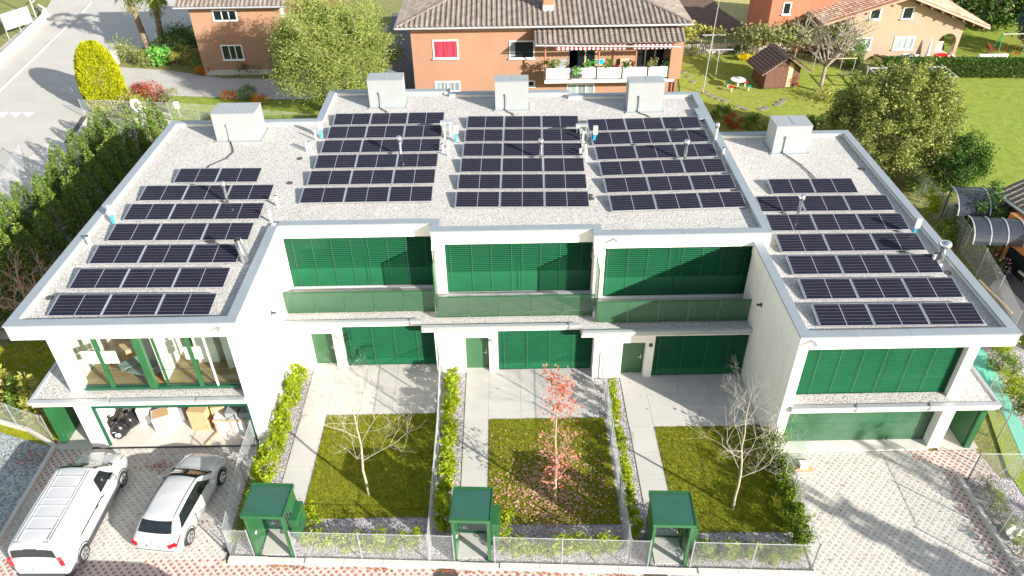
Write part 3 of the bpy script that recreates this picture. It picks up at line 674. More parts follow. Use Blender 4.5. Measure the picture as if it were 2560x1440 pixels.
# balcony floors (tiles) and green perforated railings
for h, x0, x1, y0, y1 in (('B',-10.48,-3.52,28.16,29.60),('C',-3.35,3.84,27.64,28.93),('D',4.02,11.26,27.06,28.43)):
    k = 5; hh = hp('balcony_floor', MB().box(x0,x1,y0-.03,y1,3.071,3.076), 'kerb', h)
    for i in range(k):
        a = x0+(x1-x0)*i/k; b2 = x0+(x1-x0)*(i+1)/k
        MB().box(a+.005,b2-.005,y0+.45,y1,3.077,3.10).build('tile', 'tile', hh); MB().box(a+.005,b2-.005,y0,y0+.44,3.077,3.10).build('tile', 'tile', hh)
def railing(h, x0, x1, y, z0, z1, n, ret=None, priv=None):
    r = hp('balcony_railing', MB().box(x0,x1,y-.02,y+.02,z1,z1+.03), 'green', h)
    wd = (x1-x0)/n
    for i in range(n):
        a = x0+wd*i; b = a+wd
        p = MB().box(a+.03,b-.03,y-.003,y+.003,z0+.03,z1-.03).build('railing_panel', 'perf', r)
        f = MB(); f.box(a+.02,b-.02,y-.012,y+.012,z1-.03,z1); f.box(a+.02,b-.02,y-.012,y+.012,z0,z0+.03); f.box(a+.02,a+.045,y-.012,y+.012,z0+.03,z1-.03); f.box(b-.045,b-.02,y-.012,y+.012,z0+.03,z1-.03)
        f.build('panel_frame', 'green', r)
        if i: MB().box(a-.012,a+.012,y+.014,y+.06,z0,z1-.02).build('post', 'steel', r)
    if ret:
        p = MB().box(x0-.005,x0+.001,y+.02,ret,z0,z1-.03).build('railing_panel', 'perf', r)
    if priv:
        p = MB().box(x0-.05,x0-.044,y-.0,priv,z0+.1,5.75).build('privacy_screen', 'perf', r)
        MB().box(x0-.07,x0-.02,y-.03,y,z0,5.8).box(x0-.07,x0-.02,y,priv,5.75,5.8).build('panel_frame', 'green', r)
    return r
railing('B', -10.45, -3.52, 28.10, 2.86, 4.02, 5)
railing('C', -3.32, 3.93, 27.58, 2.86, 4.02, 5, priv=28.76)
railing('D', 4.02, 11.28-.32, 27.02, 2.86, 4.02, 5, priv=28.2)
# scuppers
for h, x, y, z in (('A',-11.05,22.56,6.66),('D',4.75,28.24,6.66),('E',11.45,21.66,6.2)):
    hp('scupper', MB().box(x-.07,x+.07,y-.38,y-.002,z-.05,z+.03), 'gutter', h)
# garage door of E
g = hp('garage_door', MB().box(11.5,17.62,22.12,22.18,.1,2.25), 'green', 'E')
n_ = N('green_garage_panel'); f_ = n_.noise(.8, 5, .6); f2_ = n_.noise(2.2, 4, .7)
n_.base(n_.ramp(f_, [(.35, (.012, .085, .03)), (.62, (.045, .125, .065))])); n_.set(.25, 0, .3); M['gpanel'] = n_.m
for i in range(4): MB().box(11.5,17.62,22.09,22.119,.12+i*.535,.12+i*.535+.525).build('door_panel', 'gpanel', g)
MB().box(11.40,11.5,22.08,22.2,0,2.25).box(17.62,17.67,22.08,22.2,0,2.25).build('door_frame', 'black', g)
MB().box(11.4,17.7,21.55,22.2,-.02,.10).build('threshold', 'curbbeige', g)
# garage of A: interior
hp('garage_floor', MB().box(-17.84,-10.97,22.50,29.2,-.02,.012), 'floor', 'A')
hp('threshold', MB().box(-17.5,-10.97,22.44,22.51,-.01,.03), 'black', 'A')
fr = hp('garage_frame', MB().box(-17.49,-17.40,22.60,22.72,0,2.48).box(-11.06,-10.97,22.60,22.72,0,2.48).box(-17.40,-11.06,22.62,22.70,2.28,2.48), 'dkgreen', 'A')
MB().box(-17.39,-11.07,22.9,25.2,2.30,2.36).build('door_panel', 'gpanel', fr)
# A: glazing with room behind
hp('partition_wall', MB().box(-17.97,-10.96,28.6,28.7,2.98,6.0), 'wall', 'A'); hp('partition_wall', MB().box(-14.55,-14.40,23.5,28.59,3.001,6.0), 'wall', 'A')
hp('wood_floor', MB().box(-17.97,-10.96,23.35,28.6,2.985,3.0), 'woodfloor', 'A')
hp('ceiling', MB().box(-17.97,-10.96,23.3,28.6,6.02,6.1), 'wall', 'A')
gy = 23.12
gw = hp('window', MB().box(-17.77,-10.97,gy-.06,gy+.12,2.90,3.03).box(-17.77,-10.97,gy-.06,gy+.12,6.0,6.11), 'dkgreen', 'A')
vx = [at_y(*q, gy)[0] for q in ((282,962),(385,962),(505,957))]
MB().box(-17.77,-17.70,gy-.05,gy+.05,3.03,6.0).build('frame', 'white', gw)
MB().box(vx[0]-.07,vx[0]+.09,gy-.05,gy+.05,3.03,6.0).build('frame', 'green', gw)
MB().box(vx[1]-.16,vx[1]+.14,gy-.09,gy+.09,3.03,6.0).build('frame', 'green', gw)
MB().box(vx[1]+.55,vx[1]+.63,gy+.02,gy+.10,3.03,6.0).build('frame', 'green', gw)
MB().box(vx[2]-.09,vx[2]+.08,gy-.05,gy+.05,3.03,6.0).build('frame', 'green', gw)
MB().box(vx[2]+.62,vx[2]+.69,gy-.03,gy+.03,3.03,6.0).build('frame', 'white', gw)
for a, b in ((-17.7,vx[0]-.07),(vx[0]+.09,vx[1]-.16),(vx[1]+.63,vx[2]-.09),(vx[2]+.08,vx[2]+.62),(vx[2]+.69,-10.98)):
    MB().box(a,b,gy-.006,gy+.006,3.03,6.0).build('pane', 'glass', gw)
for a, b in ((vx[0]+.12,vx[1]-.2),(vx[1]+.2,vx[2]-.1)): MB().box(a,b,gy-.03,gy-.012,3.98,4.0).build('glass_edge', 'trim', gw)
# things in the room
o = MB().box(-.45,.45,-.3,.3,0,1.9).build('wardrobe', 'white', loc=(-13.0,24.9,3.0)); tag(o, 'tall white wardrobe standing behind the big window of the left wing', 'wardrobe')
o = MB().box(-.02,.02,-.31,-.305,.6,1.1).build('handle', 'alu', o)
o = MB().box(-.5,.5,-.05,.05,0,2.2).build('wall_board', 'white', loc=(-11.6,24.4,3.0), rz=R(25)); tag(o, 'large white board leaning at the right end of the upstairs window', 'board')
o = MB().box(-.45,.45,-.06,.06,0,2.1).build('wall_board', 'unit', loc=(-15.0,24.5,3.0), rz=R(15)); tag(o, 'pale grey panel standing beside the wide green frame upstairs', 'board')
mb = MB()
for i in range(7): mb.obox((random.uniform(-.7,.6), random.uniform(-.4,.5), .12+i*.07), (.9,.45,.06), random.uniform(-.9,.9), random.uniform(-.25,.25))
o = mb.build('packing_pile', 'unit', loc=(-15.4,24.0,3.0)); tag(o, 'heap of pale foam boards on the wooden floor behind the window', 'packing', kind=None)
o = MB().box(-.35,.35,-.3,.3,0,.5).build('cardboard_box', 'card', loc=(-16.6,25.2,3.0), rz=R(30)); tag(o, 'brown cardboard box on the wooden floor behind the left window pane', 'box')
mb = MB()
for r_ in range(2):
    for i in range(4): mb.box(-.7+i*.37,-.36+i*.37,0,.012,.9+r_*.32,1.2+r_*.32)
# sheets of paper taped on the panes
for x, z, wd in ((-17.25,4.7,1.5),(-13.1,4.85,.9)):
    mb = MB()
    for r_ in range(2):
        for i in range(int(wd/.36)): mb.box(x+i*.36,x+i*.36+.33,gy-.016,gy-.010,z-r_*.34,z-r_*.34+.31)
    mb.build('paper_sheets', 'white', gw)
# things in the garage
def bag(px, py, rz, label, s=1.0):
    k = 16; mb = MB(); prof = [(.02,0),(.30,.03),(.38,.18),(.36,.38),(.27,.58),(.13,.70),(.06,.76),(.12,.88)]
    vs = []; nn = 18
    for r_, z in prof:
        for i in range(nn):
            a = 6.2832*i/nn; rr = r_*(1+.10*math.sin(a*3+z*7+rz)+.07*math.sin(a*7+z*11)); vs.append((rr*math.cos(a)*s, rr*math.sin(a)*s, z*s))
    mb.add(vs, [(j*nn+i, j*nn+(i+1)%nn, (j+1)*nn+(i+1)%nn, (j+1)*nn+i) for j in range(len(prof)-1) for i in range(nn)])
    b = mb.build('bin_bag', 'bag', loc=at_z(px, py, .01), rz=rz, smooth=True); tag(b, label, 'bin bag', 'black bin bags in the open garage')
    mk = MB()
    for q in range(12):   # white printed ring with strokes
        a = 6.2832*q/12; mk.obox((math.cos(a)*.10*s, -.375*s, .30*s+math.sin(a)*.10*s), (.05*s,.02,.022*s), 0, 0, -(a+1.57))
    for q in (-1, 1): mk.obox((q*.035*s, -.375*s, .32*s), (.022*s,.02,.08*s), 0, 0, q*.2)
    mk.obox((0, -.375*s, .25*s), (.09*s,.02,.02*s)); mk.obox((-.1*s, -.372*s, .50*s), (.12*s,.02,.03*s), 0, 0, .3)
    mk.build('print', 'white', b)
bag(303, 1085, .3, 'black bin bag with a white ring print, nearer the garage entrance', 1.05)
bag(328, 1062, -.2, 'black bin bag with a white ring print, behind the nearest bag', 1.0)
bag(342, 1038, 1.1, 'small black bin bag at the back of the bag pile', .7)
def crate(name, label, cat, px, py, d, mt, rz=0, z=.012, loc=None, flap=False):
    mb = MB().box(-d[0]/2,d[0]/2,-d[1]/2,d[1]/2,0,d[2]); o = mb.build(name, mt, loc=loc or at_z(px, py, z), rz=rz); tag(o, label, cat)
    if flap: MB().box(-.03,.03,-d[1]/2-.003,d[1]/2+.003,.005,d[2]+.003).build('tape', 'wood', o)
    return o
crate('cardboard_box', 'white box standing left of the open cardboard carton in the garage', 'box', 372, 1048, (.5,.6,.9), 'white', R(5))
o = crate('cardboard_box', 'white carton with cardboard coloured top and a yellow sticker in the garage', 'box', 412, 1062, (.75,.65,.75), 'white', R(24)); MB().box(-.33,.33,-.28,.28,.751,.76).build('flap', 'card', o); MB().box(-.06,.06,-.329,-.326,.3,.42).build('sticker', 'yellowmat', o)
crate('cardboard_box', 'white carton behind the yellow stickered carton', 'box', 452, 1040, (.6,.6,.8), 'white', R(3))
o = crate('cardboard_box', 'tall brown cardboard box in the middle of the garage', 'box', 512, 1062, (.8,.7,1.15), 'card', R(-6), flap=True)
crate('cardboard_box', 'brown cardboard box behind the timber slatted crate', 'box', 560, 1052, (.6,.6,1.15), 'card', R(10), flap=True)
o = crate('slatted_crate', 'white panel crate held by grey timber battens at the garage right wall', 'crate', 597, 1072, (1.75,.5,.85), 'white')
for q in (-.8,-.15,.5,.84): MB().box(q-.05,q+.05,-.28,-.251,-.0,.9).build('batten', 'wood', o)
MB().box(-.88,.88,-.31,-.281,.76,.88).build('batten', 'wood', o)
crate('plastic_tub', 'white plastic tub on top of the slatted crate, left one', 'tub', 0, 0, (.5,.42,.32), 'unit', 0, loc=(at_z(597,1072).x-.05, at_z(597,1072).y, .87))
crate('plastic_tub', 'white plastic tub on top of the slatted crate, right one', 'tub', 0, 0, (.5,.42,.32), 'unit', 0, loc=(at_z(597,1072).x+.55, at_z(597,1072).y, .87))
o = MB().obox((0,0,.03), (.09,1.1,.05), 0).build('timber_plank', 'wood', loc=at_z(535,1090,.01), rz=R(-22)); tag(o, 'loose timber plank lying on the garage floor', 'plank')
for x in (-17.2,-16.6): pass
crate('washing_machine', 'white machine at the left garage wall behind the bin bags', 'appliance', 262, 1056, (.6,.6,.85), 'white', R(2))
# ================================================================== SOLAR ARRAYS
def make_module():
    t = thing('solar_panel', 'x', 'solar panel', group='dark solar panels on the gravel roofs')
    W, D = 2.07, 1.17
    fr = MB(); fr.box(0,W,0,.022,-.035,0); fr.box(0,W,D-.022,D,-.035,0); fr.box(0,.022,.022,D-.022,-.035,0); fr.box(W-.022,W,.022,D-.022,-.035,0); fr.box(W/2-.014,W/2+.014,.022,D-.022,-.03,-.001)
    fr.build('frame', 'alu', t)
    p = MB().box(.0,W/2-.036,0,D-.044,-.02,0).build('glass_pane', 'cells', t); p.location = (.022,.022,-.004)
    q = p.copy(); COL.objects.link(q); q.location = (W/2+.014,.022,-.004)
    MB().box(-.055,-.008,.04,D-.04,-.05,-.018).box(-.046,-.017,.12,.17,-.018,-.006).box(-.046,-.017,D-.17,D-.12,-.018,-.006).build('clamp_rail', 'alu', t)
    MB().box(.02,W-.02,D-.012,D+.03,-.19,-.036).build('wind_plate', 'steel', t)
    return t
proto = make_module()
def array(name, x0, y0, rows, pitch, ncols, zb, rz, last=None, side_note=''):
    first = True
    global used
    for r_ in range(rows):
        nc, xo = ncols, 0
        if last and r_ == rows-1: nc, xo = last
        for c_ in range(nc):
            t = proto if not used else copy_tree(proto); used = True
            lx = xo+c_*2.125; ly = r_*pitch
            t.location = (x0+lx*math.cos(rz)-ly*math.sin(rz), y0+lx*math.sin(rz)+ly*math.cos(rz), zb)
            t.rotation_euler = (R(9), 0, rz)
            cn = {3: ('left','middle','right'), 2: ('left','right')}[nc][c_]
            rn = 'front' if r_ == 0 else ('rearmost' if r_ == rows-1 else ORD[r_])
            t['label'] = '%s solar panel in the %s row%s, %s' % (cn, rn, '' if r_ in (0, rows-1) else ' from the front', name)
        # concrete ballast shoe at each row end
used = False
array('left wing roof', -17.98, 23.28, 7, 1.778, 3, 6.735, R(-1.0), (2, 1.05))
array('middle roof left array', -9.95, 31.68, 6, 1.76, 3, 6.735, R(-.3))
array('middle roof central array', -2.47, 31.05, 6, 1.755, 3, 6.735, R(-1.6))
array('middle roof right array', 4.88, 30.45, 6, 1.735, 3, 6.735, R(1.6))
array('right wing roof', 11.98, 22.42, 7, 1.708, 3, 6.255, R(-.6), (2, 1.05))
# ================================================================== ROOF EQUIPMENT
def unit(x, y, z, wd, dp, h, label, cable):
    t = thing('air_unit_housing', label, 'roof housing', (x, y, z), 0, 'pale box housings at the back of the roof')
    MB().box(0,wd,0,dp,.04,h).build('casing', 'unit', t)
    MB().box(-.02,wd+.02,-.025,dp*.5-.004,h+.001,h+.03).box(-.02,wd+.02,dp*.5+.004,dp+.02,h+.001,h+.03).build('lid', 'unit', t)
    MB().box(wd*.5-.006,wd*.5+.006,.2,dp-.05,h+.031,h+.045).build('lid_seam', 'gutter', t)
    MB().box(-.10,wd+.12,-.16,dp+.1,0,.045).build('flashing', 'unit', t)
    cx = wd*.33
    MB().box(cx-.06,cx+.06,-.07,-.001,.10,.98).build('cable_duct', 'alu', t)
    MB().box(cx-.05,cx+.05,-.11,-.071,.93,1.06).box(cx-.05,cx+.07,-.12,-.071,.08,.2).build('elbow', 'gutter', t)
    pts = [(cx,-.10,.10),(cx+.05,-.25,.05)]+[(cx+a, b, .05) for a, b in cable]
    MB().path(pts, .028).build('cable', 'trim', t)
unit(-16.0, 38.75, 6.62, 2.35, 1.45, 1.62, 'pale box housing at the back of the left wing roof', [(.3,-.8),(.5,-1.4),(.35,-2.1),(-.3,-2.9),(-.35,-3.5)])
unit(-8.12, 42.97, 6.62, 2.05, 1.15, 1.72, 'leftmost pale box housing at the back edge of the middle roof', [(.4,-.6),(.5,-1.2)])
unit(-.62, 42.35, 6.62, 1.95, 1.0, 1.75, 'pale box housing in the centre of the middle roof back edge', [(.4,-.6),(.5,-1.2)])
unit(7.10, 41.78, 6.62, 2.05, 1.0, 1.78, 'rightmost pale box housing on the middle roof', [(.4,-.5),(.6,-1.0)])
unit(14.36, 37.15, 6.14, 1.9, 1.35, 1.58, 'pale box housing at the back of the lower right wing roof', [(.25,-.7),(.5,-1.4),(.7,-2.4),(.75,-3.3)])
def stack(px, py, h, r, label, z=6.62, cap='dark', mt='pipe', lean=0, pos=None):
    p = Vector(pos) if pos else at_z(px, py, z)
    mb = MB().tube((0,0,0),(lean,0,h),r,r*.97,12,True); o = mb.build('vent_pipe', mt, loc=p, smooth=False); tag(o, label, 'vent pipe', 'vent pipes on the gravel roofs')
    if cap == 'dark': MB().tube((lean,0,h+.001),(lean,0,h+.03),r*.82,r*.82,12).build('opening', 'black', o)
    elif cap == 'ball': MB().lathe((lean,0,h-.02), [(.02,0),(r*1.15,.02),(r*1.7,.10),(r*1.8,.2),(r*1.4,.3),(.02,.36)], 12).build('cowl', 'inox', o, smooth=True); MB().lathe((0,0,0), [(r*2.2,0),(r*1.1,.08)],12).build('flashing', 'gutter', o)
    elif cap == 'hood': MB().tube((lean,0,h),(lean,0,h+.05),r*1.25,r*.9,12).build('hood', 'gutter', o)
    return o
stack(571,512,.95,.075,'steel ball cowl chimney between the back panel rows of the left wing',cap='ball',mt='inox')
stack(615,655,1.15,.17,'thick shiny steel duct leaning at the right end of the left wing panels',cap='dark',mt='inox',lean=-.12)
stack(694,515,.55,.065,'pale open pipe alone right of the left wing panels')
stack(678,555,.60,.06,'pale pipe beside the inner corner of left and middle roofs',cap='hood')
stack(226,612,.45,.085,'short pipe with dark opening near the left roof edge')
stack(776,378,.55,.07,'pipe with dark opening of the pair left of the middle roof arrays')
stack(768,380,.52,.05,'thinner hooded pipe of the pair left of the middle roof arrays',cap='hood')
stack(1003,395,.95,.08,'ball cowl chimney standing in the left middle roof array',cap='ball',mt='inox')
stack(1352,402,.95,.085,'ball cowl chimney standing in the central roof array',cap='ball',mt='inox')
stack(1711,405,.95,.085,'ball cowl chimney standing in the right middle roof array',cap='ball',mt='inox')
stack(1993,545,.95,.085,'ball cowl chimney standing in the right wing array',z=6.14,cap='ball',mt='inox')
for (cx, lab) in ((0,'between the left and central arrays'),(350,'between the central and right arrays')):
    stack(1112+cx*.985,345+cx*.03,.62,.055,'hooded pipe beside the metal box '+lab,cap='hood')
    stack(1125+cx*.985,338+cx*.03,.62,.05,'rear hooded pipe '+lab,cap='hood')
    stack(1107+cx*.98,378+cx*.03,.42,.065,'short black topped pipe '+lab)
    stack(1120+cx*.985,390+cx*.03,.62,.05,'front thin pipe '+lab,cap='hood')
    stack(1120+cx*.98,368+cx*.03,.45,.06,'second black topped pipe '+lab)
stack(790,350,.55,.05,'hooded pipe left of the junction box by the inner back corner',cap='hood')
stack(1787,357,.85,.07,'ball topped pipe by the right edge of the middle roof',cap='ball',mt='pipe')
stack(1806,392,.5,.075,'open pipe by the right edge of the middle roof')
stack(2345,660,.85,.15,'large shiny cowl at the right edge of the right wing roof',z=6.14,cap='ball',mt='inox')
stack(2330,658,.5,.08,'short pipe left of the large cowl on the right wing roof',z=6.14)
def jbox(px, py, z, label, s=1):
    t = thing('junction_box', label, 'junction box', at_z(px, py, z), 0, 'roof junction boxes with blue cables')
    MB().box(-.13*s,.13*s,-.08,.08,.45,.95).build('box', 'gutter', t); MB().box(-.03,.03,-.03,.03,0,.45).build('post', 'gutter', t)
    MB().path([(-.06,-.06,.44),(-.10,-.1,.2),(-.04,-.2,.05)],.03).path([(.02,-.06,.44),(-.03,-.1,.2),(.0,-.2,.05)],.03).build('cable', 'blue', t)
    MB().path([(-.04,-.2,.05),(.15,-.3,.03),(.4,-.35,.03)],.02).build('grey_conduit', 'gutter', t)
jbox(290,556,6.62,'junction box with blue cable near the left edge of the left wing roof')
jbox(806,342,6.62,'junction box with blue cables by the inner back corner of the roof')
jbox(1142,352,6.62,'junction box with blue cable left of the central array')
jbox(1487,355,6.62,'junction box with blue cable left of the right middle array')
jbox(2283,590,6.14,'junction box with blue cable at the right wing array end')
for px, py, lab in ((1117,312,'left and central arrays'),(1453,320,'central and right arrays')):
    t = thing('cabinet', 'small grey metal cabinet on legs between the '+lab, 'cabinet', at_z(px,py+22,6.62)); MB().box(-.32,.32,-.12,.12,.55,.75).build('casing', 'gutter', t)
    for q in (-.25,.25): MB().box(q-.03,q+.03,-.03,.03,0,.55).build('leg', 'gutter', t)
dn = 0
for px, py, z, lab in ((750,397,6.62,'left of the left middle array, rear one'),(725,458,6.62,'left of the left middle array, front one'),(806,290,6.62,'near the inner back corner'),(1475,489,6.62,'right of the central array, rear of the pair'),(1478,497,6.62,'right of the central array, front of the pair'),(125,745,6.62,'left of the front left wing row'),(2154,423,6.14,'behind the right wing panels'),(2368,682,6.14,'beside the large cowl of the right wing')):
    mb = MB().lathe((0,0,0), [(.15,0),(.15,.03),(.10,.05),(.03,.055)], 12); o = mb.build('roof_drain', 'grate', loc=at_z(px,py,z+.004)); tag(o, 'dark round roof drain '+lab, 'roof drain', 'round roof drains')
# ================================================================== GATE PORTALS, FENCES
def portal(x0, x1, y, dep, h, label):
    t = thing('entrance_portal', label, 'gate portal', (x0, y, 0), math.atan(-.0505), 'green gate portals on the street')
    W = x1-x0
    MB().box(-.04,.06,-.02,dep*.95,0.02,h-.12).build('side_wall', 'green', t)
    MB().box(W-.10,W+.02,-.02,.14,0.02,h-.12).build('post', 'green', t)
    MB().box(W-.06,W+.02,.7,dep,.02,h-.12).build('side_wall', 'green', t)
    r = MB().box(-.08,W+.06,-.08,dep+.06,h-.12,h+.02).build('roof', 'green', t)
    MB().box(-.04,W+.02,.02,dep-.06,h+.021,h+.028).build('roof_sheet', 'roofgreen', r)
    MB().box(-.08,W+.06,dep+.0,dep+.06,h+.022,h+.06).box(-.08,-.05,-.06,dep,h+.022,h+.05).box(W+.03,W+.06,-.06,dep,h+.022,h+.05).build('roof_edge', 'green', r)
    b = MB().box(W+.02,W+.30,.35,dep-.1,.75,1.75).build('letter_box', 'green', t)
    MB().box(W+.301,W+.31,.45,.85,1.2,1.55).build('flap', 'dkgreen', b); MB().box(W+.31,W+.325,.6,.7,1.05,1.12).build('lock', 'inox', b)
    g = MB().box(.10,.14,dep-.15,dep-.10,.05,1.9).box(W-.14,W-.10,dep-.15,dep-.10,.05,1.9).box(.14,W-.14,dep-.15,dep-.10,1.84,1.9).box(.14,W-.14,dep-.15,dep-.10,.05,.12).build('gate', 'dkgreen', t)
    k = MB()
    for i in range(12): k.box(.16+i*(W-.32)/12,.16+i*(W-.32)/12+.02,dep-.14,dep-.12,.12,1.84)
    k.build('bars', 'dkgreen', g)
    MB().lathe((.065,.30,1.05), [(.001,0),(.07,.005),(.06,.02)], 10, 'X').build('bell_plate', 'white', t)
portal(-9.62,-8.22,17.0,1.32,2.5,'green gate portal with letter box beside the white hatchback')
portal(-2.16,-.84,16.66,1.32,2.5,'green gate portal with letter box before the leaf strewn middle lawn')
portal(4.98,6.34,16.32,1.32,2.5,'green gate portal with letter box before the right front lawn')
def screen(x, y0, y1, h, label, s):
    t = thing('entrance_screen', label, 'metal screen', (x, y0, 0))
    MB().box(-.05,.05,0,y1-y0,.0,h).build('panel', 'green' , t)
    MB().box(-.24*(1 if s>0 else 0)-.0,.24*(0 if s>0 else 1),-.12,-.001,0,h).build('front_post', 'green', t)
    MB().box(-.4 if s>0 else .06,-.06 if s>0 else .4,.3,y1-y0,h-.5,h-.1).build('letter_box', 'dkgreen', t)
    MB().box(.051,.058,.5,.58,h-.5,h-.4).box(-.058,-.051,.5,.58,h-.5,h-.4).build('name_plate', 'white', t)
screen(-19.45,22.95,24.9,2.15,'green metal entrance screen beside the open garage at far left',1)
screen(19.28,21.75,24.4,2.15,'green metal entrance screen right of the closed garage',-1)
# chain-link fences: wires as real geometry
def fence(pts, h, label, posts=True, z0=.08, group='grey chain link fences', cell=.088, braces=(), wire=.0021, topw=True, dx=0.):
    a0 = Vector((pts[0][0], pts[0][1], 0)); t = thing('chain_link_fence', label, 'fence', a0, 0, group)
    for si, (p, q) in enumerate(zip(pts[:-1], pts[1:])):
        L = math.dist(p, q); ux, uy = (q[0]-p[0])/L, (q[1]-p[1])/L
        nx, ny = -uy, ux; vs = []
        k = int((L+h)/cell)
        for sgn in (1, -1):
            for i in range(k):
                s0 = i*cell-h; s1 = s0+h; za, zb = 0, h
                if s0 < 0: za = -s0; s0 = 0
                if s1 > L: zb = h-(s1-L); s1 = L
                if zb-za < .02: continue
                if sgn < 0: s0, s1 = L-s0, L-s1
                for (ox, oz) in ((wire, wire), ):
                    A = np.array([p[0]+ux*s0-a0.x, p[1]+uy*s0-a0.y, z0+za]); B = np.array([p[0]+ux*s1-a0.x, p[1]+uy*s1-a0.y, z0+zb])
                    n1 = np.array([nx*wire, ny*wire, 0]); n2 = np.array([-ux*sgn*wire*.7, -uy*sgn*wire*.7, wire*.7])
                    c = [n1, n2, -n1, -n2]
                    for e in range(4): vs += [A+c[e], A+c[(e+1)%4], B+c[(e+1)%4], B+c[e]]
        fast_mesh('wire_mesh', np.array(vs), 4, 'zincwhite', t)
        if topw: MB().tube((p[0]-a0.x,p[1]-a0.y,z0+h),(q[0]-a0.x,q[1]-a0.y,z0+h),.012,.012,5).build('tension_wire', 'zincwhite', t)
        if posts:
            k = max(1, round(L/2.5))
            for i in range(k+1 if si == len(pts)-2 else k):
                x = p[0]+(q[0]-p[0])*i/k-a0.x; y = p[1]+(q[1]-p[1])*i/k-a0.y
                MB().tube((x,y,-.05),(x+dx,y,z0+h+.08),.028,.028,8).build('post', 'steel', t)
    for (x0, y0, x1, y1, hh) in braces:
        MB().tube((x0-a0.x,y0-a0.y,.05),(x1-a0.x,y1-a0.y,hh),.022,.022,6).build('brace', 'steel', t)
    return t
fy = lambda x: fx(x)+.04
fence([(-10.62,fy(-10.62)),(-9.72,fy(-9.72))],1.5,'short wire fence between the left forecourt and the first green portal')
fence([(-8.15,fy(-8.15)),(-3.15,fy(-3.15)),(-2.2,fy(-2.2))],1.5,'wire fence in front of the left lawn along the street kerb',braces=[(-4.3,fy(-4.3),-3.25,fy(-3.25),1.2)])
fence([(-.70,fy(-.7)),(4.22,fy(4.22)),(4.92,fy(4.92))],1.5,'wire fence in front of the leaf strewn middle lawn',braces=[(3.2,fy(3.2),4.1,fy(4.1),1.2)])
fence([(6.45,fy(6.45)),(10.85,fy(10.85))],1.5,'wire fence in front of the right front lawn')
fence([(-3.1,fy(-3.1)),(-3.12,22.5),(-3.28,26.8)],1.55,'wire fence dividing the left garden from the middle garden')
fence([(4.22,fy(4.22)),(4.24,22),(4.33,26.2)],1.55,'wire fence dividing the middle garden from the right garden')
fence([(-10.62,fy(-10.62)),(-10.95,20.4),(-11.0,22.4)],1.5,'wire fence between the white hatchback and the left hedge')
fence([(10.85,fy(10.85)),(11.0,19.0),(11.05,21.6)],1.5,'wire fence between the right hedge and the paved forecourt',braces=[(10.9,17.2,10.88,16.3,1.2)])
fence([(18.45,15.2),(18.55,17.4),(18.6,19.95)],1.4,'wire fence in the shrub bed beside the right forecourt kerb')
fence([(18.6,19.95),(20.5,19.9),(21.45,24.3)],1.5,'wire fence corner at the end of the right entrance paving',braces=[(19.5,19.95,20.4,19.95,1.2)])
fence([(-23.9,24.5),(-20.1,23.0)],1.4,'wire fence before the hedge at far left above the pebble bed')
fence([at_z(212,292)[:2],at_z(290,293)[:2],at_z(500,303)[:2],at_z(790,330)[:2]],1.35,'wire fence behind the left wing before the golden conifer',cell=.12,wire=.0035)
fence([at_z(-60,640)[:2],at_z(12,527)[:2],at_z(70,412)[:2]],1.6,'tall wire fence with rails along the left road',cell=.12,wire=.0035)
fence([at_z(2240,440)[:2],at_z(2300,505)[:2],at_z(2370,590)[:2],at_z(2440,690)[:2],at_z(2480,760)[:2],at_z(2520,850)[:2]],1.7,'long wire fence between the right wing and the neighbour',cell=.12,wire=.0035)
# handrail by the neighbour's steps
o = MB().path([tuple(at_z(2448,700,.9)),tuple(at_z(2530,782,.9)),tuple(at_z(2527,790,.1))],.05).build('handrail', 'wood'); tag(o, 'pale handrail beside the dark yard at the right', 'handrail')
# manholes
for px, lab in ((1115,'below the second green portal'),(1640,'below the third green portal')):
    o = MB().lathe((0,0,0), [(.46,-.02),(.46,.012),(.40,.016),(.38,.010),(.02,.012)], 28).build('manhole_cover', 'grate', loc=(at_z(px,1440).x, 15.95 if px<1500 else 15.75, 0)); tag(o, 'round iron manhole cover in the red paving '+lab, 'manhole cover', 'round manhole covers')
# ================================================================== VEHICLES
def loft(keys):
    def P(k, v):
        y, w, zb, zbelt, wr, zr = k
        pr = [(w*.86,zb),(w*.97,zb+.06),(w,zb+(zbelt-zb)*.45),(w*.985,zbelt-.04),(w*.96,zbelt),(wr+(w*.96-wr)*.08,zr-.09),(wr*.93,zr-.025),(wr*.7,zr),(wr*.35,zr+.018),(0,zr+.024)]
        i = min(int(v), len(pr)-2); f = v-i; a, b = pr[i], pr[i+1]
        return (a[0]+(b[0]-a[0])*f, y, a[1]+(b[1]-a[1])*f)
    return P
def dens(keys, sub=4):
    out = []
    for i in range(len(keys)-1):
        p0 = keys[max(i-1,0)]; p1 = keys[i]; p2 = keys[i+1]; p3 = keys[min(i+2,len(keys)-1)]
        for s in range(sub):
            t = s/sub
            out.append(tuple(p1[j]+(p2[j]-p1[j])*t if j == 0 else
                .5*((2*p1[j])+(-p0[j]+p2[j])*t*.6+(2*p1[j]-2*p2[j])*0+((-2*(-p0[j]+p2[j])*.6-(-p1[j]+p3[j])*.6+6*(p2[j]-p1[j]))*t*t+((-p0[j]+p2[j])*.6+(-p1[j]+p3[j])*.6-4*(p2[j]-p1[j]))*t*t*t)) for j in range(6)))
    out.append(tuple(keys[-1])); return out
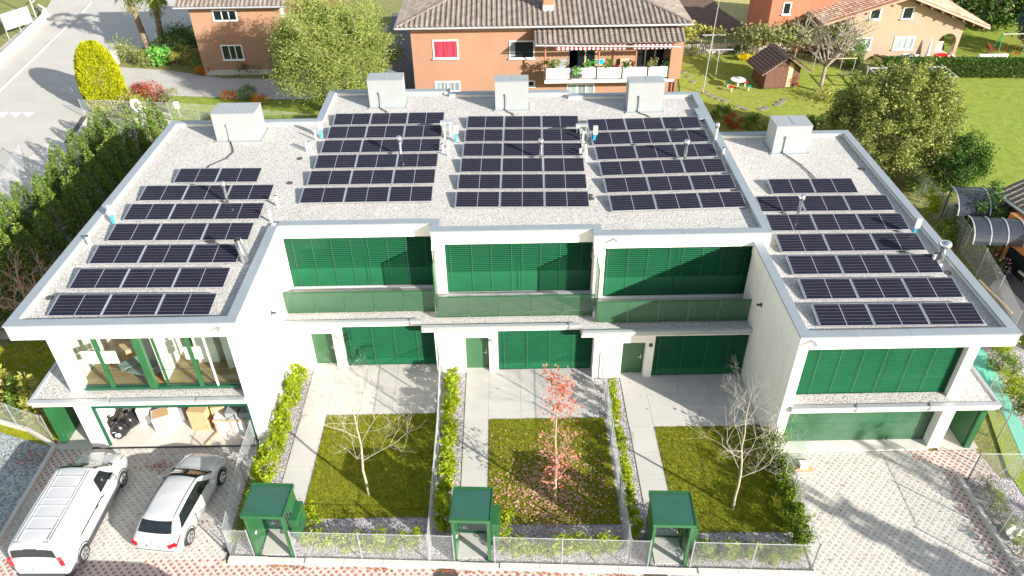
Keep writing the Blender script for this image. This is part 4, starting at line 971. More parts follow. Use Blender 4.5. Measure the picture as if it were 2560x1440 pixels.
def body(keys, name, mt, parent):
    P = loft(keys); ks = dens(keys); NV = 9; mb = MB(); vs = []
    for k in ks:
        row = [P(k, v) for v in range(NV+1)]
        row = row+[(-a, b, c) for a, b, c in row[-2::-1]]
        vs += row
    n_ = 2*NV+1
    fs = [(i*n_+j, i*n_+j+1, (i+1)*n_+j+1, (i+1)*n_+j) for i in range(len(ks)-1) for j in range(n_-1)]
    fs += [(i*n_, (i+1)*n_, (i+1)*n_+n_-1, i*n_+n_-1) for i in range(len(ks)-1)]
    mb.add(vs, fs); ns = len(fs)
    mb.add(vs[:n_], [tuple(range(n_))]); mb.add(vs[-n_:], [tuple(range(n_))[::-1]])
    o = mb.build(name, mt, parent, smooth=True); o.data.polygons.foreach_set('use_smooth', [True]*ns+[False]*2)
    return o, P, ks
def sample(ks, P, y, v):
    for a, b in zip(ks[:-1], ks[1:]):
        if a[0] <= y <= b[0]:
            f = (y-a[0])/(b[0]-a[0]+1e-9); k = tuple(a[j]+(b[j]-a[j])*f for j in range(6)); return P(k, v)
    return P(ks[-1], v)
def patch(ks, P, corners, name, mt, parent, off=.008, nu=8, nv=8, sides=(1,-1), both=False):
    """corners: (y at v0, v0)..4 corners in (y,v): bottom-rear,bottom-front,top-front,top-rear"""
    for s in sides:
        mb = MB(); vs = []
        for i in range(nu+1):
            for j in range(nv+1):
                u, w_ = i/nu, j/nv
                y = (corners[0][0]*(1-u)+corners[1][0]*u)*(1-w_)+(corners[3][0]*(1-u)+corners[2][0]*u)*w_
                v = (corners[0][1]*(1-u)+corners[1][1]*u)*(1-w_)+(corners[3][1]*(1-u)+corners[2][1]*u)*w_
                p = sample(ks, P, y, v); vs.append([p[0]*s, p[1], p[2]])
        V = np.array(vs).reshape(nu+1, nv+1, 3)
        du = np.gradient(V, axis=0); dv = np.gradient(V, axis=1); nn = np.cross(du, dv)*s; nn /= np.linalg.norm(nn, axis=2)[..., None]+1e-9
        c = V.mean(axis=(0,1)); 
        if (nn.mean(axis=(0,1))*(c-np.array([0, ks[len(ks)//2][0], .7]))).sum() < 0: nn = -nn
        V = V+nn*off
        mb.add(V.reshape(-1,3).tolist(), [(i*(nv+1)+j, i*(nv+1)+j+1, (i+1)*(nv+1)+j+1, (i+1)*(nv+1)+j) for i in range(nu) for j in range(nv)])
        mb.build(name, mt, parent, smooth=True)
def patch_full(ks, P, ya, yb, va, vb, name, mt, parent, off=.008, curve=0, inset=0):
    """window running across the whole width between two stations"""
    mb = MB(); vs = []; nu, nv = 6, 20
    for i in range(nu+1):
        for j in range(nv+1):
            t = j/nv*2-1; s = 1 if t > 0 else -1; av = abs(t)
            u = i/nu; v0 = va+(vb-va)*u
            v = 9-(9-v0)*av; y = ya+(yb-ya)*u+curve*av*av*(1-u*.3)
            p = sample(ks, P, y, v); vs.append([p[0]*s*(1-inset), p[1], p[2]])
    V = np.array(vs).reshape(nu+1, nv+1, 3)
    du = np.gradient(V, axis=0); dv = np.gradient(V, axis=1); nn = np.cross(du, dv); nn /= np.linalg.norm(nn, axis=2)[..., None]+1e-9
    nn = np.where(nn[..., 2:3] < 0, -nn, nn); V = V+nn*off
    mb.add(V.reshape(-1,3).tolist(), [(i*(nv+1)+j, i*(nv+1)+j+1, (i+1)*(nv+1)+j+1, (i+1)*(nv+1)+j) for i in range(nu) for j in range(nv)])
    return mb.build(name, mt, parent, smooth=True)
def wheel(x, y, r, parent, s, rim='rim'):
    w_ = MB().lathe((0,0,0), [(r*.62,-.11),(r*.9,-.115),(r,-.08),(r,.08),(r*.9,.115),(r*.62,.11)], 24, 'X').build('wheel', 'rubber', parent, smooth=True); w_.location = (x, y, r)
    MB().lathe((0,0,0), [(r*.66,.112),(r*.64,.124),(r*.5,.118),(.02,.122)] if s > 0 else [(.02,-.122),(r*.5,-.118),(r*.64,-.124),(r*.66,-.112)], 20, 'X').build('rim', rim, w_)
    mb = MB()
    for i in range(5):
        a = 6.2832*i/5; mb.obox((s*.124, math.cos(a)*r*.36, math.sin(a)*r*.36), (.008, .07, r*.34), 0, a+math.pi/2)
    mb.build('spoke_gaps', 'trim', w_)
def plate(parent, x, y, z, txt, rx, wd=.5):
    p = MB().box(-wd/2,wd/2,-.004,.004,-.055,.055).build('number_plate', 'white', parent); p.location = (x,y,z); p.rotation_euler.x = rx
    MB().box(-wd/2+.004,-wd/2+.045,-.007,-.0045,-.05,.05).box(wd/2-.045,wd/2-.004,-.007,-.0045,-.05,.05).build('plate_band', 'blueplate', p)
    cu = bpy.data.curves.new('t', 'FONT'); cu.body = txt; cu.size = .095; cu.align_x = 'CENTER'; cu.align_y = 'CENTER'
    ob = bpy.data.objects.new('t', cu); COL.objects.link(ob); bpy.context.view_layer.update()
    me = bpy.data.meshes.new_from_object(ob); bpy.data.objects.remove(ob); me.materials.clear(); me.materials.append(M['black'])
    o = bpy.data.objects.new('lettering', me); COL.objects.link(o); o.parent = p; o.location = (0,-.006,0); o.rotation_euler = (R(90),0,0)
def hatchback(label, loc, rz, rear=True):
    t = thing('parked_car', label, 'car', loc, rz)
    K = [(0,.60,.40,.56,.52,.62),(.03,.76,.30,.66,.70,.84),(.10,.84,.24,.78,.74,.98),(.22,.87,.22,.88,.72,1.06),(.62,.885,.20,.93,.64,1.34),(.85,.89,.19,.93,.62,1.41),(1.6,.89,.18,.92,.62,1.45),(2.3,.89,.18,.91,.61,1.42),(2.62,.89,.18,.90,.62,1.33),(3.18,.885,.19,.88,.74,1.01),(3.4,.88,.19,.87,.78,.95),(3.85,.86,.20,.82,.74,.87),(4.15,.80,.23,.70,.66,.76),(4.29,.62,.34,.52,.5,.60)]
    b, P, ks = body(K, 'body', 'carwhite', t)
    patch_full(ks, P, 3.16, 2.58, 5.1, 6.1, 'windscreen', 'carglass', t, .01, -.06)
    patch_full(ks, P, .26, .60, 5.15, 6.0, 'rear_window', 'carglass', t, .01, .10, .04)
    patch(ks, P, ((.62,4.15),(2.95,4.1),(2.45,5.0),(.95,4.95)), 'side_window', 'carglass', t, .010, 10, 3)
    MB().box(-.79,.79,3.12,3.20,.985,1.0).build('scuttle', 'black', t)
    for s in (1,-1):
        pts = [sample(ks, P, y, 6.1) for y in lin(.75, 2.55, 8)]
        MB().path([(p[0]*s, p[1], p[2]+.012) for p in pts], .012, 5).build('roof_rail', 'trim', t)
        m_ = MB().lathe((0,0,0), [(.01,-.11),(.07,-.09),(.085,0),(.07,.09),(.01,.11)], 10, 'X').build('wing_mirror', 'carwhite', t, smooth=True); m_.location = (s*1.0, 2.72, .98)
        MB().box(min(s*.86,s*.95),max(s*.86,s*.95),2.70,2.76,.93,.97).build('mirror_arm', 'black', t)
        for y in (.78, 3.48): wheel(s*.80, y, .32, t, s); MB().path([(s*.885,y+.37*math.cos(q),.33+.37*math.sin(q)) for q in lin(-.2,3.34,14)], .022, 5).build('wheel_arch', 'black', t)
        patch(ks, P, ((.06,2.75),(.50,3.2),(.42,3.98),(.075,3.95)), 'tail_lamp', 'redlens', t, .014, 6, 5, sides=(s,))
        MB().obox((s*.70,.055,.80),(.27,.06,.15),s*R(22),R(-18),s*R(-14)).build('tail_lamp', 'redlens', t)
        patch(ks, P, ((3.85,3.2),(4.12,3.0),(4.0,4.1),(3.7,4.4)), 'headlamp', 'alu', t, .008, 4, 4, sides=(s,))
        for y in (1.75,): MB().box(min(s*.893,s*.897),max(s*.893,s*.897),y,y+.008,.25,.9).build('door_gap', 'trim', t)
        for y in (1.55,2.45): MB().box(min(s*.885,s*.905),max(s*.885,s*.905),y,y+.16,.80,.825).build('door_handle', 'alu', t)
    plate(t, 0, .0, .74, 'ET 434TD', R(-14))
    MB().box(-.70,.70,-.012,.02,.50,.515).build('bumper_line', 'trim', t); MB().obox((.0,.40,1.17),(.5,.012,.02),0,R(35)).build('wiper', 'black', t)
    MB().lathe((0,.055,.90), [(.05,0),(.045,.012)], 12).build('badge', 'alu', t)
    t.scale = (1.05,1.06,1.05)
    return t
hatchback('white hatchback with red tail lamps parked in front of the open garage', (at_z(345,1350).x*.5+at_z(485,1350).x*.5+.02, 16.98, 0), R(-7.5))
hatchback('white car partly hidden under the big pine behind the houses', (-13.9,64.0,0), R(-93))
def van(label, loc, rz):
    t = thing('delivery_van', label, 'van', loc, rz)
    K = [(0,.84,.42,.95,.80,1.0),(.03,.90,.36,1.04,.83,1.35),(.10,.935,.32,1.06,.82,1.78),(.28,.95,.30,1.06,.80,1.88),(1.6,.955,.28,1.06,.80,1.91),(3.2,.955,.28,1.05,.79,1.90),(3.55,.955,.28,1.05,.78,1.84),(4.18,.95,.28,1.04,.80,1.30),(4.35,.945,.28,1.02,.84,1.18),(4.8,.92,.30,.95,.80,1.05),(5.05,.85,.32,.80,.72,.92),(5.16,.68,.42,.6,.56,.70)]
    b, P, ks = body(K, 'body', 'carwhite', t)
    patch_full(ks, P, 4.14, 3.52, 5.1, 6.1, 'windscreen', 'carglass', t, .01, -.07)
    patch_full(ks, P, .042, .094, 4.9, 5.55, 'rear_window', 'carglass', t, .014, .0, .08)
    patch(ks, P, ((2.95,4.1),(3.95,4.1),(3.50,4.95),(3.0,4.95)), 'side_window', 'carglass', t, .010, 8, 3)
    MB().box(-.83,.83,4.14,4.24,1.23,1.25).build('scuttle', 'black', t)
    rb = MB()
    for y in (.75,1.25,1.75,2.05,2.55,3.05): rb.box(-.46,.46,y,y+.03,1.915,1.942)
    for x in (-.60,-.50,.50,.60): rb.box(x-.012,x+.012,.35,3.3,1.905,1.932)
    rb.build('roof_ribs', 'carwhite', t)
    for x in (-.5,.5): MB().box(x-.09,x+.09,.24,.28,1.895,1.92).build('hinge', 'carwhite', t)
    MB().box(-.22,.22,.06,.075,1.80,1.82).build('brake_lamp', 'trim', t)
    MB().box(-.80,.80,-.05,.30,.30,.52).box(-.955,-.80,.0,.45,.28,.50).box(.80,.955,.0,.45,.28,.50).build('rear_bumper', 'trim', t)
    for s in (1,-1):
        MB().box(min(s*.93,s*.965),max(s*.93,s*.965),1.15,3.9,.26,.46).build('sill_trim', 'trim', t)
        for y in (.93,4.22): wheel(s*.86, y, .335, t, s, 'rimsteel'); MB().path([(s*.945,y+.39*math.cos(q),.35+.39*math.sin(q)) for q in lin(-.2,3.34,14)], .028, 5).build('wheel_arch', 'trim', t)
        MB().box(min(s*.80,s*.925),max(s*.80,s*.925),-.012,.05,.98,1.40).build('tail_lamp', 'redlens', t)
        m_ = MB().lathe((0,0,0), [(.02,-.10),(.11,-.08),(.13,0),(.11,.08),(.02,.10)], 10, 'X').build('wing_mirror', 'alu', t, smooth=True); m_.location = (s*1.09, 3.62, 1.16)
        MB().box(min(s*.93,s*1.02),max(s*.93,s*1.02),3.6,3.66,1.08,1.12).build('mirror_arm', 'black', t)
        for y in (2.85,2.35): MB().box(min(s*.955,s*.975),max(s*.955,s*.975),y,y+.16,.96,.99).build('door_handle', 'trim', t)
        MB().box(min(s*.958,s*.972),max(s*.958,s*.972),1.15,2.85,1.02,1.05).build('sliding_rail', 'trim', t)
        for y in (2.9,1.75,3.95): MB().box(min(s*.957,s*.961),max(s*.957,s*.961),y-.02,y-.01,.4,1.7).build('door_gap', 'trim', t)
        patch(ks, P, ((4.7,3.2),(5.0,3.0),(4.95,4.1),(4.6,4.4)), 'headlamp', 'alu', t, .008, 4, 4, sides=(s,))
    # faint triangular emblem on the side
    mb = MB()
    for i in range(5): mb.poly([(.972-.006*i*.0, 2.0+.04*i, 1.20+.07*i), (.972, 2.45-.02*i, 1.20+.07*i), (.972, 2.45-.02*i, 1.225+.07*i), (.972, 2.0+.05*i, 1.225+.07*i)])
    M.setdefault('decal', mat('pale_pink_decal', (.62,.42,.42), .5)); mb.build('side_decal', 'decal', t)
    plate(t, 0, -.03, .80, 'ET 2834', R(-4), .5)
    MB().box(-.40,.40,-.004,.03,.87,.90).build('handle_strip', 'carwhite', t)
    t.scale = (1.04,1.05,1.04)
    return t
v0 = van('white delivery van with ribbed roof parked at the left of the forecourt', (-17.02, 16.08, 0), R(-1.0))
v1 = copy_tree(v0); v1.location = (-13.6, 13.0, 0); v1.rotation_euler.z = R(-93); v1['label'] = 'second white van parked along the street in front of the forecourt, outside the picture'
# ================================================================== PLANTS
def shrub(name, label, cat, loc, r, mt, nl, ls, nc=14, group=None, stems=5, shell=.45, tw='twig', up=.3, asp=.45, flat=None, flowers=None, rz=0):
    t = thing(name, label, cat, (loc[0], loc[1], loc[2] if len(loc) > 2 else 0), rz, group)
    c = (0, 0, r[2]*.95+.05)
    p = clumps(c, r, nc, min(r[0], r[1])*.5, max(1, nl//nc), shell, .02)
    fast_mesh('foliage', leaves(p, ls, up, asp), 4, mt, t)
    mb = MB()
    for i in range(stems):
        a = random.uniform(0, 6.28); q = random.uniform(.3,.8)
        mb.tube((0,0,0), (math.cos(a)*r[0]*q, math.sin(a)*r[1]*q, r[2]*random.uniform(.9,1.6)), .018+.008*r[2], .006, 5, False)
    mb.build('stems', tw, t)
    if flowers:
        fm, fn, fs = flowers; p = blob_pts(fn*2, c, (r[0]*1.02,r[1]*1.02,r[2]*1.02), .85, r[2]*.5)[:fn]
        fast_mesh('flowers', leaves(p, fs, .8, .8), 4, fm, t)
    return t
def hedge_line(a, b, k, r, mt, nl, ls, labf, group, jit=.12, **kw):
    for i in range(k):
        f = (i+.5)/k; s = random.uniform(.85,1.15)
        shrub('laurel_shrub', labf(i), 'shrub', (a[0]+(b[0]-a[0])*f+random.uniform(-jit,jit)*.5, a[1]+(b[1]-a[1])*f), (r[0]*s, r[1], r[2]*random.uniform(.85,1.12)), mt, nl, ls, group=group, **kw)
hedge_line((-9.98,26.6),(-10.2,18.6),11,(.36,.45,.62),'laurel',900,.13,lambda i: '%s bright laurel from the house, hedge along the left garden wall'%ORD[i],'laurel hedge of the left garden')
hedge_line((-2.72,26.3),(-2.66,17.6),12,(.30,.46,.66),'laurel',950,.13,lambda i: '%s laurel from the house, hedge left of the maple garden'%ORD[i],'laurel hedge of the middle garden')
hedge_line((4.62,25.6),(4.62,17.2),10,(.20,.36,.50),'laurel',420,.13,lambda i: '%s sparse laurel from the house, hedge left of the right garden'%ORD[i],'laurel hedge of the right garden')
hedge_line((11.05,22.3),(10.72,16.6),8,(.38,.45,.72),'laureldk',950,.13,lambda i: '%s dark laurel from the house, hedge beside the right forecourt'%ORD[i],'laurel hedge beside the right forecourt')
for nm, x0, x1, k in (('left',-7.9,-3.4,10),('middle',-.5,4.0,10),('right',6.7,10.6,10)):
    for i in range(k):
        x = x0+(x1-x0)*(i+.5)/k
        shrub('cherry_laurel', '%s low laurel from the left behind the front fence of the %s garden'%(ORD[i],nm), 'shrub', (x, fx(x)+.55+random.uniform(-.1,.15)), (.30,.30,.42*random.uniform(.7,1.3)), 'laurel' if nm != 'right' or i % 2 else 'midleaf', 420, .12, group='low laurels behind the front fences', nc=8)
for i, (x, y) in enumerate([(-10.2,17.7),(-7.85,18.3),(-.4,18.1),(6.6,17.6)]):
    shrub('cherry_laurel', ['small dark laurel left of the first green portal','laurel beside the letter box of the first green portal','laurel beside the letter box of the second green portal','laurel beside the third green portal'][i], 'shrub', (x,y), (.42,.4,.45), 'laurel' if i else 'laureldk', 500, .12, nc=10)
for i in range(9):
    y = 19.4-i*.62; shrub('bed_shrub', '%s leafy shrub from the house beside the right forecourt kerb'%ORD[i], 'shrub', (18.85+random.uniform(-.1,.2), y), (.32,.34,.38*random.uniform(.8,1.3)), ('olive','laurel','vine')[i%3], 330, .10, group='shrubs beside the right forecourt kerb', nc=9)
# slender garden trees
def limb(mb, p, d, L, r, depth, tips, spread=.6, up=.25, seg=3, taper=.62, kids=(2,3)):
    for s in range(seg):
        d2 = (d+Vector((random.gauss(0,.10), random.gauss(0,.10), random.gauss(.03,.06)))).normalized()
        q = p+d2*L/seg; r2 = r*(1-.28*(s+1)/seg); mb.tube(p, q, r*(1-.28*s/seg), r2, 6 if r > .03 else 4, False); p, d = q, d2
        if depth > 0 and s < seg-1 and random.random() < .55:
            side = Vector((random.gauss(0,1), random.gauss(0,1), random.gauss(up,.3))).normalized()
            limb(mb, p, (d*.5+side*spread).normalized(), L*.55, r2*.5, depth-1, tips, spread, up, 2, taper, kids)
    tips.append((p, d))
    if depth > 0:
        for _ in range(random.randint(*kids)):
            side = Vector((random.gauss(0,1), random.gauss(0,1), random.gauss(up,.3))).normalized()
            limb(mb, p, (d*.65+side*spread).normalized(), L*random.uniform(.55,.8), r*taper, depth-1, tips, spread, up, seg, taper, kids)
def young_tree(label, loc, h, first, mt, nb, leafy=False, lean=(0,0)):
    t = thing('young_tree', label, 'tree', (loc[0],loc[1],0)); tips = []
    tr = MB(); p = Vector((0,0,0)); k = 9; pts = [p.copy()]
    for i in range(k):
        p = p+Vector((lean[0]/k+random.gauss(0,.035), lean[1]/k+random.gauss(0,.035), h/k)); pts.append(p.copy())
    for i in range(k): tr.tube(pts[i], pts[i+1], .062*(1-i/k*.85), .062*(1-(i+1)/k*.85), 9, False)
    tr.build('trunk', mt, t, smooth=True)
    br = MB()
    for i in range(nb):
        f = first+(1-first)*(i/nb)**.9; j = min(k-1, int(f*k)); b = pts[j].lerp(pts[j+1], f*k-j)
        a = i*2.4+random.uniform(-.4,.4); L = (1.45 if not leafy else .95)*(1-f*.55)
        limb(br, b, Vector((math.cos(a), math.sin(a), random.uniform(.35,.9) if not leafy else 1.6)).normalized(), L, .013*(1.15-f), 3 if not leafy else 2, tips, .60, .25)
    br.build('branches', 'twigpale' if not leafy else 'pinebark', t)
    if leafy:
        pp = []
        for q, d in tips:
            z = q.z/h
            if z > .72 or (.18 < z < .48) or random.random() < .12:
                pp.append(np.array(q)+rng.normal(size=(4 if z < .5 else 5, 3))*np.array([.15,.15,.15]))
        for zz, rr in ((1.3,.28),(1.7,.32),(2.1,.28),(2.6,.2)): pp.append(np.array([0,0,zz*h/7.0*1.0])+rng.normal(size=(60,3))*np.array([rr*.8,rr*.8,.25]))
        fast_mesh('foliage', leaves(np.concatenate(pp), .10, .2, .75), 4, 'leafred', t)
    return t
young_tree('slender bare tree with pale trunk on the left front lawn', (-5.82,19.75), 6.4, .30, 'bark', 17, lean=(-.1,.1))
young_tree('slender maple with red autumn leaves on the middle front lawn', (1.70,19.21), 6.6, .20, 'bark', 16, True, lean=(-.2,.1))
young_tree('slender bare tree with pale trunk on the right front lawn', (8.70,18.74), 6.2, .30, 'bark', 20, lean=(-.45,.2))
# fallen leaves
def litter(label, k, fn, size, mt, z=.05):
    pts = []
    while len(pts) < k:
        q = fn()
        if q: pts.append((q[0], q[1], z+random.uniform(0,.02)))
    p = np.array(pts); a = rng.uniform(0, 6.28, len(p)); s = size*(.6+.8*rng.random(len(p)))
    ax = np.stack([np.cos(a)*s, np.sin(a)*s, rng.uniform(-.25,.35,len(p))*s], 1); bx = np.stack([-np.sin(a)*s*.8, np.cos(a)*s*.8, rng.uniform(-.3,.4,len(p))*s], 1)
    v = np.stack([p-ax*.5, p-bx*.5, p+ax*.5, p+bx*.5], 1).reshape(-1,3)
    o = fast_mesh('fallen_leaves', v, 4, mt); tag(o, label, 'fallen leaves', kind='stuff')
def f_lawn():
    x, y = random.gauss(1.35,1.15), random.gauss(19.7,1.0)
    return (x, y) if -.95 < x < 4.1 and 17.6 < y < 23.6 else None
litter('pinkish fallen leaves thick on the middle lawn around the maple', 1500, f_lawn, .085, 'litter')
def f_lawn2():
    x, y = random.uniform(-.95,4.1), random.uniform(18.3,23.6); return (x,y)
litter('scattered pinkish leaves over the middle lawn', 230, f_lawn2, .08, 'litter')
def f_kerb():
    x = random.uniform(-9,10.5); return (x, fx(x)-.32-abs(random.gauss(0,.05))) if random.random() < .5+.5*math.sin(x*2.1) else None
litter('brown leaves blown along the street kerb', 420, f_kerb, .07, 'litter2', .02)
def f_fr(): return (random.uniform(11.3,18.1), random.uniform(15.6,21.2))
litter('a few brown leaves on the right forecourt', 110, f_fr, .065, 'litter2', .02)
def f_fl():
    if random.random() < .5: return (random.gauss(-14.9,.28), random.gauss(21.4,.16))
    return (random.uniform(-19,-11.2), random.uniform(17,22.3))
litter('brown leaves in front of the open garage', 170, f_fl, .07, 'litter2', .02)
def f_ll(): return (random.uniform(-27,-20), random.uniform(25,34))
litter('brown leaves on the shaded lawn left of the left wing', 900, f_ll, .10, 'litter', .02)
def f_tr(): 
    return (random.uniform(-9.4,10.9), random.uniform(22.5,27)) if random.random() < .5 else None
litter('a few leaves on the terraces', 40, f_tr, .07, 'litter2', .035)
def f_bl(): return (random.gauss(-20.6,.5), random.choice([random.gauss(18.4,.7), random.gauss(22.0,.4)]))
litter('red leaves on the blue grey pebbles', 260, f_bl, .07, 'litter2', .03)
# conifers
def conifer(label, x, y, h, r, mt, n=1500, ls=.20, group=None, name='cypress_tree', z=0, full=False):
    t = thing(name, label, 'conifer' if group else 'tree', (x,y,z), 0, group)
    zz = h*(1-np.sqrt(rng.random(n)))*.97+.12 if not full else h*rng.random(n)**.9
    prof = (1-zz/h)**.75 if not full else np.sqrt(np.clip(1-((zz/h-.36)/.66)**2, 0.0, 1))
    a = rng.uniform(0, 6.283, n); lobes = 1+.16*np.sin(a*5+zz*3.1+x)+.12*np.sin(zz*9+a*3)
    lobes = lobes if not full else 1+.03*np.sin(a*9+zz*5)
    rad = r*prof*((.72+.30*rng.random(n)) if not full else (.90+.10*rng.random(n)))*lobes
    p = np.stack([rad*np.cos(a), rad*np.sin(a), zz], 1)
    d = np.stack([np.cos(a), np.sin(a), np.full(n, .55 if not full else 1.3)], 1)
    fast_mesh('foliage', leaves(p, ls, .0, .42 if not full else .5, d), 4, mt, t)
    MB().tube((0,0,0),(0,0,h*.6),.07,.03,7).build('trunk', 'twig', t)
    return t
rows = [(-26.9+.06*i+random.uniform(-.25,.25), 29.5+i*1.55) for i in range(16)]
for i, (x, y) in enumerate(rows): conifer('%s cypress from the front, inner hedge row by the left wing'%ORD[i], x, y, random.uniform(3.4,4.4), random.uniform(.8,1.0), 'conifer', 3800, .15, 'cypress hedge left of the left wing')
for i in range(13):
    conifer('%s cypress from the front in the outer hedge row by the left road'%ORD[i], -29.6+.05*i+random.uniform(-.3,.3), 32.5+i*1.6, random.uniform(3.0,3.9), random.uniform(.85,1.1), 'conifer', 3800, .16, 'cypress hedge by the left road')
for i in range(6):
    conifer('%s light cypress from the right in the front hedge at the far left'%ORD[i], -21.3-i*.9, 24.6+.42*i, random.uniform(1.9,2.7), .75, 'yelleaf' if i % 2 == 0 else 'midleaf', 1300, .17, 'light hedge above the pebble bed')
conifer('golden yellow thuja cone beside the road', -32.7, 59.6, 5.3, 1.62, 'tuja', 26000, .15, name='thuja', full=True)
def bare(label, loc, h, mt, lm=None, n=6, r0=.09, ls=.1, sp=.75, per=5, name='bare_tree', depth=3, L=None):
    t = thing(name, label, 'tree', loc); tips = []; mb = MB(); MB().tube((0,0,0),(0,0,h*.35),r0,r0*.8,8).build('trunk', mt, t)
    for i in range(n):
        a = i*2.4; limb(mb, Vector((0,0,h*.33)), Vector((math.cos(a)*sp, math.sin(a)*sp, random.uniform(.5,1.3))).normalized(), L or h*.34, r0*.5, depth, tips, .7, .2)
    mb.build('branches', mt, t)
    if lm:
        pp = np.concatenate([np.array(q)+rng.normal(size=(per,3))*.18 for q, d in tips]); fast_mesh('foliage', leaves(pp, ls, .2, .6), 4, lm, t)
    return t
bare('small bare tree with orange tinged twigs between the left hedge and the left wing', (-24.6,31.0,0), 3.6, 'pinebark', 'litter2', 7, .08, .10, per=1)
bare('grey leafless tree beside the wooden playhouse', (at_z(2055,235)[0], at_z(2055,235)[1]+.6, 0), 6.3, 'twig', 'vine', 8, .17, .16, .85, 1)
# pine
t = thing('pine_tree', 'big spreading pine with pinkish branches behind the middle roof', 'tree', (-13.6,57.4,0)); tips = []
MB().tube((0,0,0),(.3,-.2,3.4),.42,.32,12).build('trunk', 'pinebark', t)
mb = MB()
for i in range(15):
    a = i*2.4; el = .25+.9*((i*7)%15)/15; limb(mb, Vector((.3,-.2,2.6+.22*i*.8)), Vector((math.cos(a), math.sin(a)*.9, el)).normalized(), 2.1, .14, 3, tips, .62, .12, 3, .6, (2,3))
mb.build('branches', 'pinebark', t)
pp = []
for q, d in tips:
    q = Vector(q); 
    if q.z > 1.5: pp.append(np.array(q)+rng.normal(size=(110,3))*np.array([.32,.32,.2]))
pp.append(clumps((0,0,4.6),(4.5,4.0,3.7),230,.75,260,.66,.9))
fast_mesh('foliage', leaves(np.concatenate(pp), .21, .1, .20), 4, 'pine', t)
# palm
for k, (dx, lab, hh) in enumerate(((0,'left trunk of the pair of shaggy palms at the road corner',6.4),(1.3,'right trunk of the pair of shaggy palms at the road corner',5.8))):
    t = thing('palm_tree', lab, 'palm', (-34.4+dx+.2,72.6+dx*.2,0), 0, 'shaggy palms at the road corner'); mb = MB()
    for i in range(8): mb.tube((-.12*i*(1-2*k)*.5,0,hh*i/8),(-.12*(i+1)*(1-2*k)*.5,0,hh*(i+1)/8),.30-.012*i,.33-.012*i,10)
    mb.build('trunk', 'fibre', t); X = -.12*8*(1-2*k)*.5; vs = []
    for i in range(34):
        a = i*2.4; el = random.uniform(-.9,.9); d = Vector((math.cos(a)*math.cos(el), math.sin(a)*math.cos(el), math.sin(el))); L = random.uniform(.9,1.3); c = Vector((X,0,hh))+d*L
        s = d.cross(Vector((0,0,1))).normalized(); u = s.cross(d)
        for j in range(13):
            f = (j-6)/6*1.35; e = c+(d*math.cos(f)+s*math.sin(f))*.85+Vector((0,0,-.25)); w_ = (s*math.cos(f)-d*math.sin(f))*.05
            vs += [c, c+(e-c)*.5+w_, e, c+(e-c)*.5-w_]
        vs += [Vector((X,0,hh)), Vector((X,0,hh))+s*.02, c, c-s*.02]
    fast_mesh('fronds', np.array([tuple(v) for v in vs]), 4, 'palmleaf', t)
    vs = [] 
    p = np.stack([rng.normal(size=500)*.34+X*.8, rng.normal(size=500)*.34, hh*(.62+.33*rng.random(500))], 1); fast_mesh('dead_fronds', leaves(p, .5, 0, .12, np.array([0,0,-1.2])), 4, 'vine', t)
# shrubs round the neighbours, by photo position on the ground
def gshrub(px, py, r, mt, label, nl=1400, ls=.2, name='garden_shrub', cat='shrub', **kw):
    p = at_z(px, py); return shrub(name, label, cat, (p.x, p.y), r, mt, nl, ls, **kw)
gshrub(455,140,(1.8,1.5,1.35),'darkleaf','dense dark green clipped shrub left of the left orange house',6000,.16,nc=60,shell=.75)
gshrub(322,152,(1.5,1.1,.9),'olive','olive heath like shrub behind the stone gate post',2600,.15,nc=26)
gshrub(372,165,(1.1,.9,.65),'olive','low olive shrub right of the stone gate post',1600,.14,nc=20)
gshrub(410,160,(1.2,.8,.8),'brightleaf','bright green broad leaved plant in the bed below the palms',700,.42,nc=16,asp=.7)
gshrub(462,162,(1.3,1.0,.9),'yelleaf','yellowing shrub left of the orange house corner',1800,.16,nc=22)
gshrub(530,178,(2.0,.8,.5),'midleaf','low green ground plants under the left orange house window',1600,.16,nc=20)
gshrub(640,180,(1.6,.9,.6),'darkleaf','dark low shrub under the pine beside the orange house',1500,.18,nc=18)
gshrub(695,178,(1.4,.9,.8),'darkleaf','dark shrub at the right corner of the left orange house',1500,.2,nc=18)
for i, (px, py, wd) in enumerate(((510,186,.9),(560,178,.8),(610,178,1.0),(655,182,.7),(700,192,.6))):
    gshrub(px,py,(wd,.5,.38),'orangefl','%s clump of orange flowers from the left below the left orange house'%ORD[i],700,.14,name='flower_clump',cat='flowers',group='orange flowers below the left orange house',nc=10)
gshrub(577,250,(.75,.55,.42),'orangefl','orange flower clump left of the round box bush',650,.12,name='flower_clump',cat='flowers',nc=10)
gshrub(650,258,(.7,.5,.42),'orangefl','orange flower clump right of the round box bush',600,.12,name='flower_clump',cat='flowers',nc=10)
gshrub(622,248,(.68,.6,.55),'midleaf','round clipped box bush between two orange flower clumps',2600,.09,name='box_bush',nc=60,shell=.85)
gshrub(300,262,(1.0,.8,.8),'yelleaf','yellow green shrub at the foot of the golden thuja',1500,.16,nc=20)
gshrub(330,275,(1.1,.8,.8),'yelleaf','straggly yellow shrub behind the wire fence right of the thuja',1300,.17,nc=18,shell=.3)
gshrub(352,244,(.8,.6,.65),'redfl','red leaved shrub beside the curved driveway',1300,.13,nc=14)
gshrub(385,252,(1.2,.9,.85),'redfl','reddish brown shrub with red berries beside the coiled hose',1500,.13,nc=18)
gshrub(430,262,(.9,.7,.7),'vine','greyish shrub right of the coiled hose',1100,.13,nc=14)
gshrub(1190,225,(1.35,1.2,1.9),'olive','tall rounded shrub against the main orange house wall',7000,.17,nc=80,shell=.78)
gshrub(1350,240,(1.4,.7,.7),'midleaf','shrubs under the balcony left end of the main orange house',1200,.16,nc=14)
